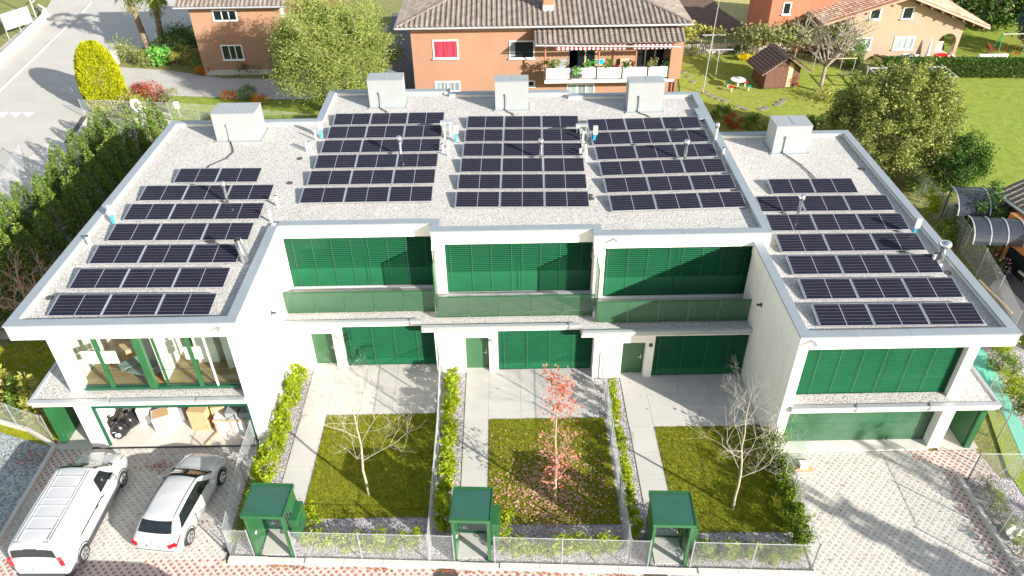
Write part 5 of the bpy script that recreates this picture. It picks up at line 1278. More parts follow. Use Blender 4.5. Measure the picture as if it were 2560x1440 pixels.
gshrub(1330,244,(.9,.6,.6),'redfl','reddish shrub under the balcony of the main orange house',600,.14,nc=8)
# vines/climber by pergola on the right garden
def vine(px0,py0,px1,py1,z,label,nl,k,mt='vine',r=.9):
    a, b = at_z(px0,py0,z), at_z(px1,py1,z); t = thing('grape_vine', label, 'climbing plant', (a.x,a.y,0)); pp = []
    for i in range(k):
        f = i/(k-1); c = np.array(a.lerp(b, f))-np.array([a.x,a.y,0]); pp.append(c+rng.normal(size=(nl//k,3))*np.array([r*.7,r*.7,r*.35]))
    fast_mesh('foliage', leaves(np.concatenate(pp), .26, .5, .8), 4, mt, t)
    mb = MB()
    for i in range(0, k, 3):
        c = a.lerp(b, i/(k-1)); mb.tube((c.x-a.x,c.y-a.y,0),(c.x-a.x,c.y-a.y,z),.05,.04,6)
    mb.tube((0,0,z-.1),(b.x-a.x,b.y-a.y,z-.1),.03,.03,5); mb.build('frame', 'twig', t); return t
vine(1860,85,2010,90,2.4,'vine covered pergola in front of the peach house, left part',2600,14,'vine',.9)
vine(1960,55,2120,85,2.4,'vine covered pergola in front of the peach house, right part',3000,16,'vine',1.0)
vine(1700,95,1730,70,1.6,'yellow climbing plant at the right corner of the main orange house',700,6,'yellowfl' if False else 'yelleaf',.7)
vine(1740,72,1800,80,1.5,'yellow green climbing plant on the fence behind the pole',500,6,'yelleaf',.4)
gshrub(1880,152,(1.3,.4,.35),'yellowfl','bright yellow flowers left of the wooden playhouse',1200,.16,name='flower_clump',cat='flowers',nc=16)
gshrub(1730,140,(.7,.5,.5),'olive','small olive bush at the garden fence left end',600,.14)
gshrub(1838,138,(.9,.6,.5),'darkleaf','dark low bush before the picket fence',700,.14)
gshrub(1917,210,(.6,.5,.45),'midleaf','small green bush in front of the playhouse',600,.12)
gshrub(1985,220,(.45,.4,.5),'redfl','small reddish bush at the right corner of the playhouse',500,.12)
gshrub(2125,165,(.9,.8,1.3),'midleaf','round green bush at the peach house corner',3500,.16,nc=40,shell=.75)
gshrub(2190,185,(.9,.6,.8),'olive','olive bush in front of the hedge',1300,.16)
gshrub(2070,250,(1.2,1.3,.4),'yelleaf','rough vegetable plants right of the playhouse',700,.2)
# the big olive green tree right of the roof
def big_tree(label, loc, r, mt, n, ls, nc, h0, name='broadleaf_tree', cr=.9, trunk=.22):
    t = thing(name, label, 'tree', loc); c = (0,0,h0)
    p = clumps(c, r, int(nc*.55), cr, int(n*.6)//int(nc*.55), .72, .3); cs = blob_pts(nc//2, c, (r[0]*1.02, r[1]*1.02, r[2]*1.02), .86, c[2]-r[2]*.4)
    sp = np.concatenate([q+np.stack([rng.normal(size=n//nc)*.16, rng.normal(size=n//nc)*.16, rng.random(n//nc)*random.uniform(.5,1.3)], 1)+(q-np.array(c))*.12*rng.random((n//nc,1)) for q in cs]); p = np.concatenate([p, sp]); fast_mesh('foliage', leaves(p, ls, .3, .5), 4, mt, t); mb = MB(); tips = []
    MB().tube((0,0,0),(0,0,h0*.6),trunk,trunk*.7,9).build('trunk', 'bark', t)
    for i in range(8): a = i*2.4; mb.tube((0,0,h0*.4),(math.cos(a)*r[0]*.8, math.sin(a)*r[1]*.8, h0+r[2]*random.uniform(-.2,.6)),trunk*.5,.03,6,False)
    mb.build('limbs', 'bark', t); return t
big_tree('big bushy olive green tree between the right wing and the neighbouring meadow', (25.5,46.2,0), (3.7,3.3,3.2), 'olive', 80000, .17, 260, 3.4, cr=.75)
big_tree('dark green rounded tree right of the big olive tree', (28.9,43.4,0), (1.5,1.4,1.5), 'darkleaf', 13000, .15, 60, 1.8, cr=.5, trunk=.12)
big_tree('dark bush beyond the wire fence beside the carports', (28.0,37.6,0), (1.5,1.3,1.3), 'darkleaf', 12000, .14, 60, 1.4, cr=.5, trunk=.12)
big_tree('dark broad tree at the top right corner beyond the peach house', (at_z(2470,75)[0],at_z(2470,75)[1]+1.5,0), (5.2,4.0,4.6), 'darkleaf', 16000, .42, 120, 4.4, cr=1.2, trunk=.3)
big_tree('blue grey spruce at the right picture edge', (at_z(2560,135)[0]+1.0,at_z(2560,135)[1],0), (1.9,1.9,2.6), 'bluespruce', 6000, .26, 60, 2.4, cr=.6, trunk=.12)
for i, (px, py, r, mt, lb) in enumerate(((2240,400,(.9,.8,.9),'laurel','light green bush right of the right wing back corner'),(2290,480,(.8,.9,.9),'midleaf','green shrub along the inner side of the long fence, rear'),(2325,535,(.7,.9,.8),'laurel','green shrub along the inner side of the long fence, middle'),(2360,600,(.6,.9,.7),'midleaf','green shrub along the inner side of the long fence, front'),(2440,640,(1.0,.9,.6),'olive','yellow green shrub between fence and carport'),(2400,560,(.9,.8,.7),'midleaf','shrub beyond the fence near the carport'))):
    gshrub(px,py,r,mt,lb,2200,.15,nc=26)
gshrub(2478,690,(.9,.7,.65),'darkleaf','bush with pink flowers below the orange house at the right edge',1500,.15,flowers=('pinkfl',90,.11))
for i, (px, py) in enumerate(((2500,930),(2530,985),(2552,1040),(2500,880))):
    gshrub(px,py,(.7,.6,.6),'laurel' if i%2 else 'midleaf','%s leafy shrub beyond the turquoise fleece'%ORD[i],1300,.12,nc=16,group='shrubs beyond the turquoise fleece')
for i, (px, py) in enumerate(((1830,335),(1870,335),(1905,340),(2060,345),(2030,335),(1795,310))):
    gshrub(px,py-14,(.9,.6,.55),('redfl','midleaf','yelleaf','midleaf','darkleaf','midleaf')[i],['reddish shrub','first green shrub','yellow green shrub','green shrub right of the housing','dark shrub behind the housing','small green shrub by the roof corner'][i]+' behind the right wing roof',1100,.15)
gshrub(2475,135,(.6,.5,.4),'redfl','small red flowering bush at the arcade corner of the peach house',500,.14)
# clipped hedge
a, b = at_z(2205,192), at_z(2640,196); t = thing('clipped_hedge', 'long clipped dark green hedge in front of the peach house', 'hedge', (a.x,a.y,0)); L = (b-a).length
n_ = 30000; p = np.stack([rng.random(n_)*L, rng.uniform(0,1.0,n_), rng.uniform(.05,1.35,n_)], 1); f_ = rng.integers(0,3,n_)
p[f_==0,1] = rng.normal(size=(f_==0).sum())*.05; p[f_==1,2] = 1.38+rng.normal(size=(f_==1).sum())*.05; p[f_==2,1] = 1.0
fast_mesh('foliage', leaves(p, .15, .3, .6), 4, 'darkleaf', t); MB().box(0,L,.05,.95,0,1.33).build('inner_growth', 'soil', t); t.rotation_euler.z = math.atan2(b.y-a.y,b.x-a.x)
# trees behind the camera position whose shadows fall on the forecourts (they stand outside the picture)
conifer('tall slim cypress south east of the right forecourt', 26.9, 6.6, 8.2, 1.0, 'conifer', 4000, .4)
conifer('second tall cypress south east of the right forecourt', 31.2, 8.4, 9.5, 1.25, 'olive', 2200, .35)
# ================================================================== NEIGHBOUR HOUSES
def tiled(h, O, U, V, nu, nv, du, dv, mt, keep=None, name='roof_tile', barrel=.075):
    """pan tiles laid on the plane O + u*U + v*V; 300 nearest are single pieces, the others one joined part"""
    U = Vector(U).normalized(); V = Vector(V).normalized(); Nn = U.cross(V)
    if Nn.z < 0: Nn = -Nn
    def tile(mb):
        prof = [(-.02,.0),(du*.12,.005),(du*.45,.004),(du*.58,barrel),(du*.78,barrel*1.25),(du*.95,barrel*.6),(du+.015,.012)]
        vs = []
        for vv, lift in ((0,.028),(dv*1.12,.0)):
            for a, z in prof: vs.append((a, vv, z+lift))
        for a, z in prof: vs.append((a, 0, z+.028-.03))
        k = len(prof)
        fs = [(i, i+1, k+i+1, k+i) for i in range(k-1)]+[(2*k+i, 2*k+i+1, i+1, i) for i in range(k-1)]
        return vs, fs
    vs, fs = tile(None)
    mb = MB(); mb.add(vs, fs); pr = mb.build(name, mt); me = pr.data; bpy.data.objects.remove(pr)
    for p in me.polygons: p.use_smooth = False
    rot = Matrix((U, V, Nn)).transposed()
    cells = []
    for i in range(nu):
        for j in range(nv):
            c = O+U*(i*du)+V*(j*dv)
            if keep and not keep(c+U*du*.5+V*dv*.5): continue
            cells.append(c)
    cells.sort(key=lambda c: (c-Vector((0,0,CAM_Z))).length)
    base = h.location
    mm = rot.to_4x4()
    for c in cells[:tiled.left]:
        o = bpy.data.objects.new(name, me); COL.objects.link(o); o.parent = h; x = mm.copy(); x.translation = c-base+Nn*random.uniform(0,.006); o.matrix_local = x
    rest = cells[tiled.left:]; tiled.left = max(0, tiled.left-len(cells))
    if rest:
        Rm = np.array(rot); V0 = np.array(vs)@Rm.T; allv = []; F = []
        nvs = len(vs); big = np.concatenate([V0+np.array(c-base)+np.array(Nn)*random.uniform(0,.006) for c in rest])
        F = [tuple(q*nvs+i for i in f) for q in range(len(rest)) for f in fs]
        me2 = bpy.data.meshes.new(name+'s'); me2.from_pydata(big.tolist(), [], F); me2.materials.append(M[mt]); me2.update()
        o = bpy.data.objects.new(name+'s', me2); COL.objects.link(o); o.parent = h; o['kind'] = 'stuff'
def nb(name, mb, mt, h, **k):
    o = mb.build(name, mt, **k); o.parent = h; o.location = -Vector(h.location); return o
def window(h, x0, x1, z0, z1, y, inner='pane', frame='white', bars=(), sill=True, fw=.10, s=-1):
    f = nb('window', MB().box(x0-fw,x1+fw,y-.05,y-.002,z1,z1+fw).box(x0-fw,x0,y-.05,y-.002,z0,z1).box(x1,x1+fw,y-.05,y-.002,z0,z1).box(x0-fw,x1+fw,y-.05,y-.002,z0-fw,z0), frame, h)
    MB().box(x0,x1,y-.012,y-.006,z0,z1).build('pane', inner, f)
    for b in bars: MB().box(b-.04,b+.04,y-.035,y-.013,z0,z1).build('bar', 'brownwood' if frame == 'white' and h is HM0 else frame, f)
    if sill: MB().box(x0-fw-.05,x1+fw+.05,y-.16,y-.051,z0-fw-.02,z0-fw+.05).build('sill', frame, f)
    return f
# main orange house
YM = 57.0; EO = .85
HM0 = None
HM = thing('orange_house', 'main orange house with brown tiled hip roof and long balcony behind the terrace', 'house', (4,62,0), 0)
g0 = at_y(990,71,YM-EO); g1 = at_y(1729,73,YM-EO); ze = g0.z
wx0 = at_y(1026,85,YM).x; wx1 = at_y(1686,210,YM).x; zw = ze-.05
nb('wall', MB().box(wx0,wx1,YM,YM+13,0,zw), 'orange', HM)
def P2(x, y, z):
    v = Vector((x, y, z-CAM_Z)); q = v.dot(fwd); return (1280+F_PX*v.dot(c_right)/q, 720-F_PX*v.dot(c_up)/q)
# roof pitch so that the left hip passes the photo's line to (1125, 0)
best = min((abs((P2(g0.x+t, YM-EO+t, ze+t*math.tan(a))[1])-0)+abs(P2(g0.x+t, YM-EO+t, ze+t*math.tan(a))[0]-1125), a, t) for a in [R(k) for k in range(14,36)] for t in [k*.1 for k in range(20,110)])
PT = best[1]
xa, xb = g0.x, g1.x; ya = YM-EO; yb = YM+13+EO; hw = (yb-ya)/2; zr = ze+hw*math.tan(PT)
ridge0, ridge1 = (xa+hw, ya+hw, zr), (xb-hw, ya+hw, zr)
mb = MB(); A, B_, C_, D_ = (xa,ya,ze),(xb,ya,ze),(xb,yb,ze),(xa,yb,ze)
mb.poly([A,B_,ridge1,ridge0]); mb.poly([B_,C_,ridge1]); mb.poly([C_,D_,ridge0,ridge1]); mb.poly([D_,A,ridge0]); mb.poly([A,D_,C_,B_])
rf = nb('roof', mb, 'tilebrown', HM)
tiled.left = 300
sv = Vector((0, math.cos(PT), math.sin(PT)))
def kp(c):
    t = c.y-ya; return xa+t < c.x < xb-t
vis_rows = 24
tiled(HM, Vector((xa, ya-.05, ze+.02)), (1,0,0), sv, int((xb-xa)/.38)+1, vis_rows, .38, .36, 'tilebrown', kp)
def kps(side):
    def f(c):
        t = (c.x-xa) if side < 0 else (xb-c.x); return ya+t < c.y < yb-t
    return f
tiled(HM, Vector((xa-.05, ya+12, ze+.02)), (0,-1,0), Vector((math.cos(PT),0,math.sin(PT))), int(12/.38), 20, .38, .36, 'tilebrown', kps(-1))
tiled(HM, Vector((xb+.05, ya, ze+.02)), (0,1,0), Vector((-math.cos(PT),0,math.sin(PT))), int(12/.38), 20, .38, .36, 'tilebrown', kps(1))
for (sx, x0) in ((1,xa),(-1,xb)):
    mb = MB()
    for i in range(24):
        t0, t1 = i*.36, i*.36+.40; mb.tube((x0+sx*t0,ya+t0,ze+t0*math.tan(PT)+.06),(x0+sx*t1,ya+t1,ze+t1*math.tan(PT)+.05),.12,.10,8)
    o = nb('hip_tiles', mb, 'tilebrown', HM)
nb('gutter', MB().tube((xa-.1,ya-.12,ze-.02),(xb+.1,ya-.12,ze-.02),.075,.075,8).tube((xa-.12,ya-.1,ze-.02),(xa-.12,ya+9,ze-.02),.07,.07,8), 'gutter', HM)
cb = at_y(1370,50,YM+1.2)
ch = nb('chimney', MB().box(cb.x-.36,cb.x+.36,YM+1.0,YM+1.7,ze+.3,zr+1.2), 'brick', HM)
MB().box(cb.x-.42,cb.x+.42,YM+.94,YM+1.76,ze+.3,ze+.98).build('flashing', 'gutter', ch)
def rect(pa, pb, Y): a, b = at_y(*pa, Y), at_y(*pb, Y); return a.x, b.x, min(a.z,b.z), max(a.z,b.z)
x0,x1,z0,z1 = rect((1084,103),(1144,143),YM); window(HM,x0,x1,z0,z1,YM,'curtainred')
x0,x1,z0,z1 = rect((1276,105),(1333,143),YM); f = window(HM,x0,x1,z0,z1,YM,'pane'); MB().box(x0+.05,x0+.35,YM-.02,YM-.013,z0+.1,z1-.1).build('curtain','curtain',f)
x0,x1,z0,z1 = rect((1090,206),(1148,226),YM); window(HM,x0,x1,z0,z1,YM,'curtain',bars=((x0+x1)/2,))
x0,x1,z0,z1 = rect((1322,204),(1334,214),YM); window(HM,x0,x1,z0,z1,YM,'pane')
# balcony
YB = YM-1.5
bx0 = at_y(1363,200,YB).x; bx1 = at_y(1680,203,YB).x; bz = at_y(1500,199,YB).z; rz_ = at_y(1500,169,YB).z
nb('balcony_slab', MB().box(bx0-.05,bx1+.15,YB-.05,YM,bz-.22,bz), 'white', HM)
k = 5
for i in range(k):
    a = bx0+(bx1-bx0)*i/k+.06; b = bx0+(bx1-bx0)*(i+1)/k-.06; mb = MB()
    for j in range(22): mb.box(a+(b-a)*j/22+.004,a+(b-a)*(j+1)/22-.004,YB,YB+.03,bz+.12,rz_)
    nb('balustrade_panel', mb, 'slatwhite', HM)
    nb('post', MB().box(a-.10,a-.03,YB-.02,YB+.05,bz,rz_+.05), 'trim', HM)
nb('post', MB().box(bx1-.03,bx1+.04,YB-.02,YB+.05,bz,rz_+.05), 'trim', HM)
for px0, px1, z in ((1366,1700,0),):
    # lean-to roof over the balcony
    ga = at_y(1338,112,YM-2.0); gb = at_y(1702,115,YM-2.0); zt_ = ze-.35; slope = math.atan2(zt_-ga.z, 2.0)
    nb('balcony_roof', MB().prism([(ga.x,YM-2.0),(gb.x,YM-2.0),(gb.x,YM+.0),(ga.x,YM+.0)],0,.02), 'tilebrown', HM).hide_render = False
    o = [c for c in HM.children if c.name.startswith('balcony_roof')][-1]
    me = o.data
    for v in me.vertices: v.co.z += ga.z+(v.co.y-(YM-2.0))*math.tan(slope)
    tiled.left = 0
    hold = Vector((ga.x, YM-2.05, ga.z+.03))
    tiled(HM, hold, (1,0,0), Vector((0,math.cos(slope),math.sin(slope))), int((gb.x-ga.x)/.38)+1, max(3,int(2.05/math.cos(slope)/.36)), .38, .36, 'tilebrown')
    nb('gutter', MB().tube((ga.x,YM-2.12,ga.z-.02),(gb.x,YM-2.12,gb.z-.02),.06,.06,8), 'gutter', HM)
    for s_ in ((ga.x+1.5,ga.x+6.8),(ga.x+7.1,gb.x-.5)):
        mb = MB(); mb2 = MB(); n2 = int((s_[1]-s_[0])/.16)
        for j in range(n2):
            a = s_[0]+j*.16; (mb if j % 2 else mb2).box(a,a+.16,YM-1.95,YM-1.9,ga.z-.42-(.04 if j%2 else 0),ga.z-.12)
        o = nb('awning', mb, 'slatwhite', HM); mb2.build('stripe', 'redwhite' if 'redwhite' in M else 'curtainred', o)
for px in (1363,1497,1590): 
    a = at_y(px,150,YM-1.4).x; nb('column', MB().tube((a,YM-1.35,bz),(a,YM-1.35,ga.z),.06,.06,8), 'redwall', HM)
def bal(pa, pb, mt, name): x0,x1,z0,z1 = rect(pa,pb,YM); return nb(name, MB().box(x0,x1,YM-.04,YM-.004,bz,z1), mt, HM)
bal((1424,124),(1486,168),'pane','balcony_door'); bal((1422,124),(1441,168),'curtain','curtain'); bal((1592,124),(1655,168),'pane','balcony_door')
for px in (1463,1612,1636): a = at_y(px,150,YM).x; nb('door_bar', MB().box(a-.06,a+.06,YM-.06,YM-.041,bz,bz+2.3), 'wood', HM)
x0,x1,z0,z1 = rect((1420,212),(1482,235),YM); window(HM,x0,x1,0.1,z1,YM,'curtain',bars=(x0+.7,x0+1.4))
for i, (px, mt, lb) in enumerate(((1372,'midleaf','green plant at the left end of the balcony'),(1400,'vine','silvery plant in the first balcony box'),(1445,'brightleaf','trailing green plant over the second balcony panel'),(1475,'brightleaf','green plant in the second balcony box'),(1520,'midleaf','plants on the third balcony panel'),(1570,'darkleaf','plants on the fourth balcony panel'),(1632,'vine','silvery cactus like plant on the fifth balcony panel'),(1662,'darkleaf','leafy plant at the right balcony end'))):
    p = at_y(px,168,YB+.15); sz = .45 if mt != 'vine' else .5
    t = shrub('balcony_plant', lb, 'plant', (p.x, YB-.05 if i == 2 else YB+.15, rz_-(.55 if i == 2 else .1)), (sz,.3,.35), mt, 260, .16, nc=8, stems=2)
    MB().box(-.3,.3,-.12,.12,-.15,.1).build('planter', 'white' if i % 2 else 'trim', t)
for i, (px, mt, lb) in enumerate(((1402,'unit','grey blue folded lounger leaning on the balcony wall'),(1500,'wood','folded brown chair with a blue towel on the balcony'),(1565,'wood','beige folded chair leaning on the balcony wall'))):
    p = at_y(px,160,YM-.4); o = MB().box(-.42,.42,-.05,.05,0,1.15).build('folded_chair', mt, loc=(p.x,YM-.35,bz)); o.rotation_euler.x = R(-8); tag(o, lb, 'folding chair')
    if i == 1: MB().box(-.3,.3,-.07,-.051,.75,1.1).build('towel', 'blue', o)
p = at_y(1537,165,YM-.8); o = MB().box(-.9,.9,-.35,.35,.68,.72).build('balcony_table', 'slatwhite', loc=(p.x,YM-.85,bz)); tag(o, 'balcony table with an orange patterned cloth', 'table')
MB().box(-.3,.35,-.36,.36,.721,.73).build('cloth', 'red', o); MB().box(-.05,.05,-.05,.05,0,.68).build('leg', 'trim', o)
nb('downpipe', MB().tube((wx1-.25,YM-.1,0),(wx1-.25,YM-.1,ze-.4),.05,.05,8).tube((wx1+.02,YM-.1,0),(wx1+.02,YM-.1,ze-.4),.05,.05,8), 'redwall', HM)
nb('entry_wall', MB().box(wx1-.9,wx1+.0,YM-1.6,YM-.001,bz,ga.z+.1), 'orange', HM)
# left orange house
YL_ = 66.4
HL = thing('orange_house', 'orange house with two white framed windows at the top left', 'house', (-20,72,0))
lx0 = at_y(468,14,YL_).x; lx1 = at_y(800,60,YL_).x; lz = at_y(520,10,YL_).z
nb('wall', MB().box(lx0+0.0,lx1,YL_,YL_+11,.25,lz+.05), 'orange', HL); nb('plinth', MB().box(lx0+.02,lx1-.02,YL_-.03,YL_+.2,0,.5), 'stone', HL)
for (a, b, in_) in (((532,28),(592,49),'pane'),((554,115),(609,147),'curtain')):
    x0,x1,z0,z1 = rect(a,b,YL_); window(HL,x0,x1,z0,z1,YL_,'pane',bars=(x0+(x1-x0)*.36,x0+(x1-x0)*.68))
ez = lz-.05; mb = MB(); mb.poly([(lx0-.8,YL_-.8,ez),(lx1-2.5,YL_-.8,ez),(lx1-2.5,YL_+5,ez+2.6),(lx0-.8,YL_+5,ez+2.6)]); mb.poly([(lx0-.8,YL_-.8,ez-.15),(lx0-.8,YL_+5,ez+2.45),(lx1-2.5,YL_+5,ez+2.45),(lx1-2.5,YL_-.8,ez-.15)]); nb('roof', mb, 'tilebrown', HL)
tiled.left = 120
tiled(HL, Vector((lx0-.8,YL_-.85,ez+.03)), (1,0,0), Vector((0,5.8,2.6)), int((lx1-1.7-lx0)/.38), 8, .38, .36, 'tilebrown')
nb('gutter', MB().tube((lx0-.9,YL_-.9,ez-.02),(lx1-2.4,YL_-.9,ez-.02),.08,.08,8), 'gutter', HL)
nb('white_panel', MB().box(at_y(697,10,YL_).x,at_y(706,10,YL_).x,YL_-.03,YL_-.004,lz-1.2,lz), 'white', HL)
# peach house on the right
YP = 67.6
HP = thing('peach_house', 'peach coloured house with terracotta roof and an arcade at the top right', 'house', (36,72,0))
qx0 = at_y(2100,150,YP).x; qx1 = at_y(2393,120,YP).x
apx = at_y(2268,-10,YP); el = at_y(2094,42,YP); er = at_y(2422,48,YP)
ax0 = at_y(2330,150,YP).x; ax1 = at_y(2384,150,YP).x; az = at_y(2357,84,YP).z
# facade polygon with an arch opening at the right
mb = MB(); pts = [(qx0,0),(ax0,0)]
rr = (ax1-.35-ax0)/2; cx = ax0+rr
for i in range(11): a = math.pi-math.pi*i/10; pts.append((cx+rr*math.cos(a), az-rr+rr*math.sin(a)))
pts += [(ax1-.35,0),(qx1-.02,0),(qx1,er.z),(apx.x,apx.z),(qx0,el.z)]
mb.add([(x,YP,z) for x,z in pts]+[(x,YP+.35,z) for x,z in pts], [tuple(range(len(pts))), tuple(range(len(pts),2*len(pts)))[::-1]]+[(i,(i+1)%len(pts),len(pts)+(i+1)%len(pts),len(pts)+i)[::-1] for i in range(len(pts))])
mb.box(qx0,ax0,YP+.35,YP+10,0,el.z-.3)
nb('wall', mb, 'peach', HP)
nb('column', MB().tube((qx1-.35,YP+.2,0),(qx1-.2,YP+.2,az-.9),.18,.18,10), 'stone', HP)
nb('arcade_floor', MB().box(ax0,qx1,YP-.4,YP+3,0,.05), 'tile', HP); nb('arcade_balustrade', MB().box(ax0+.1,ax1-.4,YP+1.8,YP+1.85,.1,1.0), 'stone', HP)
for a, b, kk in (((2181,22),(2196,46),0),((2262,20),(2277,45),0),((2137,97),(2171,122),1),((2240,95),(2277,121),1)):
    x0,x1,z0,z1 = rect(a,b,YP); window(HP,x0,x1,z0,z1,YP,'curtain' if kk else 'pane',bars=((x0+(x1-x0)*.36,x0+(x1-x0)*.7) if kk else ()))
for (P0, P1, s) in ((Vector((el.x-1.6,YP-1.0,el.z-.35)), Vector((apx.x,YP-1.0,apx.z+.25)), 1), (Vector((er.x+1.6,YP-1.0,er.z-.45)), Vector((apx.x,YP-1.0,apx.z+.25)), -1)):
    U_ = (P1-P0); L = U_.length; mb = MB(); q = [P0,P1,P1+Vector((0,10,0)),P0+Vector((0,10,0))]; mb.poly(q if s > 0 else q[::-1]); mb.poly([(v+Vector((0,0,-.18))) for v in (q[::-1] if s > 0 else q)]); mb.poly([P0,P1,P1+Vector((0,0,-.18)),P0+Vector((0,0,-.18))])
    nb('roof', mb, 'tilered', HP); tiled.left = 150
    tiled(HP, P0+Vector((0,0,.03))+(Vector((0,10,0)) if s > 0 else Vector((0,0,0))), (0,-s,0), U_, int(10/.42), int(L/.40), .42, .40, 'tilered')
    mb = MB()
    for i in range(int(L/1.1)):
        c = P0+U_*((i+.5)*1.1/L); mb.box(c.x-.08,c.x+.08,YP-.95,YP,c.z-.42,c.z-.22)
    nb('rafter_ends', mb, 'brownwood', HP)
# red side wing
wz = at_y(2000,10,YP+2.5); w0 = at_y(1928,20,YP+2.5).x
nb('side_wing', MB().box(w0,qx0,YP+2.5,YP+9,0,at_y(1950,-30,YP+2.5).z-1.0), 'redwall', HP)
x0,x1,z0,z1 = rect((1962,8),(1972,34),YP+2.5); window(HP,x0,x1,z0,z1,YP+2.5,'pane')
# edge house right
HE = thing('orange_house', 'bright orange house cut by the right picture edge, brown roof above', 'house', (33,36,0))
A0 = at_z(2478,640); 
def quadwall(px):
    pass
ex = A0.x; ey = A0.y
tl = Vector((ex, ey, 0)); zz_ = at_y(2524,528,ey).z
d_ = (at_z(2560,530,zz_)-at_z(2491,480,zz_)); d_.z = 0; d_.normalize(); n_d = Vector((-d_.y, d_.x, 0))
if n_d.x < 0: n_d = -n_d
mb = MB(); pl = [A0, A0+d_*12, A0+d_*12+n_d*9, A0+n_d*9]; mb.prism([(p.x,p.y) for p in pl],0,zz_-.1); nb('wall', mb, 'orange2', HE)
e0 = at_z(2491,480,zz_); e0.z = 0; e1 = e0+d_*15; up_ = (n_d*math.cos(R(24))+Vector((0,0,math.sin(R(24))))).normalized()
q = [Vector((e0.x,e0.y,zz_)), Vector((e1.x,e1.y,zz_))]; q += [q[1]+up_*6.5, q[0]+up_*6.5]
mb = MB(); mb.poly(q); mb.poly([v-Vector((0,0,.2)) for v in q[::-1]]); mb.poly([q[0],q[3],q[3]-Vector((0,0,.2)),q[0]-Vector((0,0,.2))]); nb('roof', mb, 'tilebrown', HE)
tiled.left = 150; tiled(HE, q[0]+Vector((0,0,.03)), d_, up_, int(13.8/.38), 16, .38, .36, 'tilebrown')
nb('gutter', MB().tube(q[0]-n_d*.08,q[1]-n_d*.08,.08,.08,8), 'gutter', HE)
def wallbox(s0, s1, z0, z1, mt, name, off=.03):
    mb = MB(); a = A0+d_*s0-n_d*off; b = A0+d_*s1-n_d*off; c = A0+d_*s1; e = A0+d_*s0; mb.prism([(a.x,a.y),(b.x,b.y),(c.x,c.y),(e.x,e.y)],z0,z1); return nb(name, mb, mt, HE)
wallbox(2.3,3.6,zz_-2.5,zz_-1.2,'pane','window'); wallbox(2.15,3.75,zz_-2.62,zz_-2.5,'stone','sill',.12); wallbox(.9,2.6,.0,1.3,'pane','cellar_window',.04)
# carports
for k, (px, py, lb) in enumerate(((2440,560,'rear dark arched carport roof beside the right orange house'),(2455,600,'front dark arched carport roof beside the right orange house'))):
    p = at_z(px,py,2.2); t = thing('carport', lb, 'carport', (p.x-.4+k*-.1, p.y+1.2-k*1.3, 0), R(-8), 'arched carports'); mb = MB(); nn = 10; W2, LL = (2.9, 5.2) if k == 0 else (2.2, 2.6)
    arc = [(W2*.5*(1-math.cos(math.pi*.62*i/nn))*1.0, 2.0+.95*math.sin(math.pi*.62*i/nn)) for i in range(nn+1)]
    mb.add([(LL*0, a, b) for a, b in arc]+[(LL, a, b) for a, b in arc], [(i,i+1,nn+2+i,nn+1+i) for i in range(nn)]); mb.build('roof_sheet', 'poly', t)
    for x in (0, LL/3, 2*LL/3, LL): MB().path([(x,a,b+.02) for a, b in arc], .035, 5).build('rib', 'gutter', t)
    for x in (0.1, LL-.1): MB().tube((x,arc[-1][0],0),(x,arc[-1][0],arc[-1][1]),.05,.05,7).build('post', 'trim', t)
# ================================================================== GARDEN THINGS AT THE BACK
def bench_table():
    p = at_z(1842,220); t = thing('garden_table', 'round white children garden table on the back lawn', 'table', (p.x,p.y,0))
    MB().lathe((0,0,.72), [(.62,0),(.64,.03),(.62,.05),(.01,.052)], 28).build('tabletop', 'white', t); MB().tube((0,0,0),(0,0,.72),.10,.13,10).build('leg', 'stone', t)
    for i, (dx, dy, mt) in enumerate(((-.75,.25,'tgreen'),(-.68,-.7,'red'),(.78,-.62,'tgreen'),(.72,.3,'red'))):
        s = thing('garden_stool', ['green stool left of the round table, rear','red stool left of the round table, front','green stool right of the round table, front','red stool right of the round table, rear'][i], 'stool', (p.x+dx,p.y+dy,0))
        MB().lathe((0,0,.38), [(.22,0),(.23,.04),(.01,.06)], 16).build('seat', mt, s); MB().tube((0,0,0),(0,0,.38),.07,.09,8).build('leg', 'stone', s)
bench_table()
# playhouse
p = at_z(1955,222); t = thing('playhouse', 'small brown wooden playhouse with steep roof on the back lawn', 'playhouse', (p.x-.3,p.y+.9,0), R(8))
mb = MB(); mb.box(-1.5,1.5,-.9,1.6,.1,1.75); mb.build('wall', 'brownwood', t)
for i in range(14): MB().box(-1.5+i*.215,-1.5+i*.215+.20,-.93,-.901,.12,1.7+.9*(1-abs(i-6.5)/7)).build('plank', 'brownwood' if i not in (9,10) else 'wood', t)
for s in (-1, 1):
    mb = MB(); a = [(0,-1.5,2.95),(0,1.9,2.95),(s*2.1,1.9,1.55),(s*2.1,-1.5,1.55)]; mb.poly(a); mb.poly([(x,y,z-.08) for x,y,z in a[::-1]]); mb.poly([a[0],a[3],(a[3][0],a[3][1],a[3][2]-.08),(0,-1.5,2.87)]); r = mb.build('roof', 'tilebrown' if s < 0 else 'tilebrown', t)
    for i in range(9): f = i/9; mb = MB().box(0,.25,-1.52,1.92,0,.03); o = mb.build('roof_board', 'brownwood', r); o.location = (s*2.1*f+(0 if s > 0 else -.25), 0, 2.97-1.4*f-.1); o.rotation_euler.y = s*.58*0
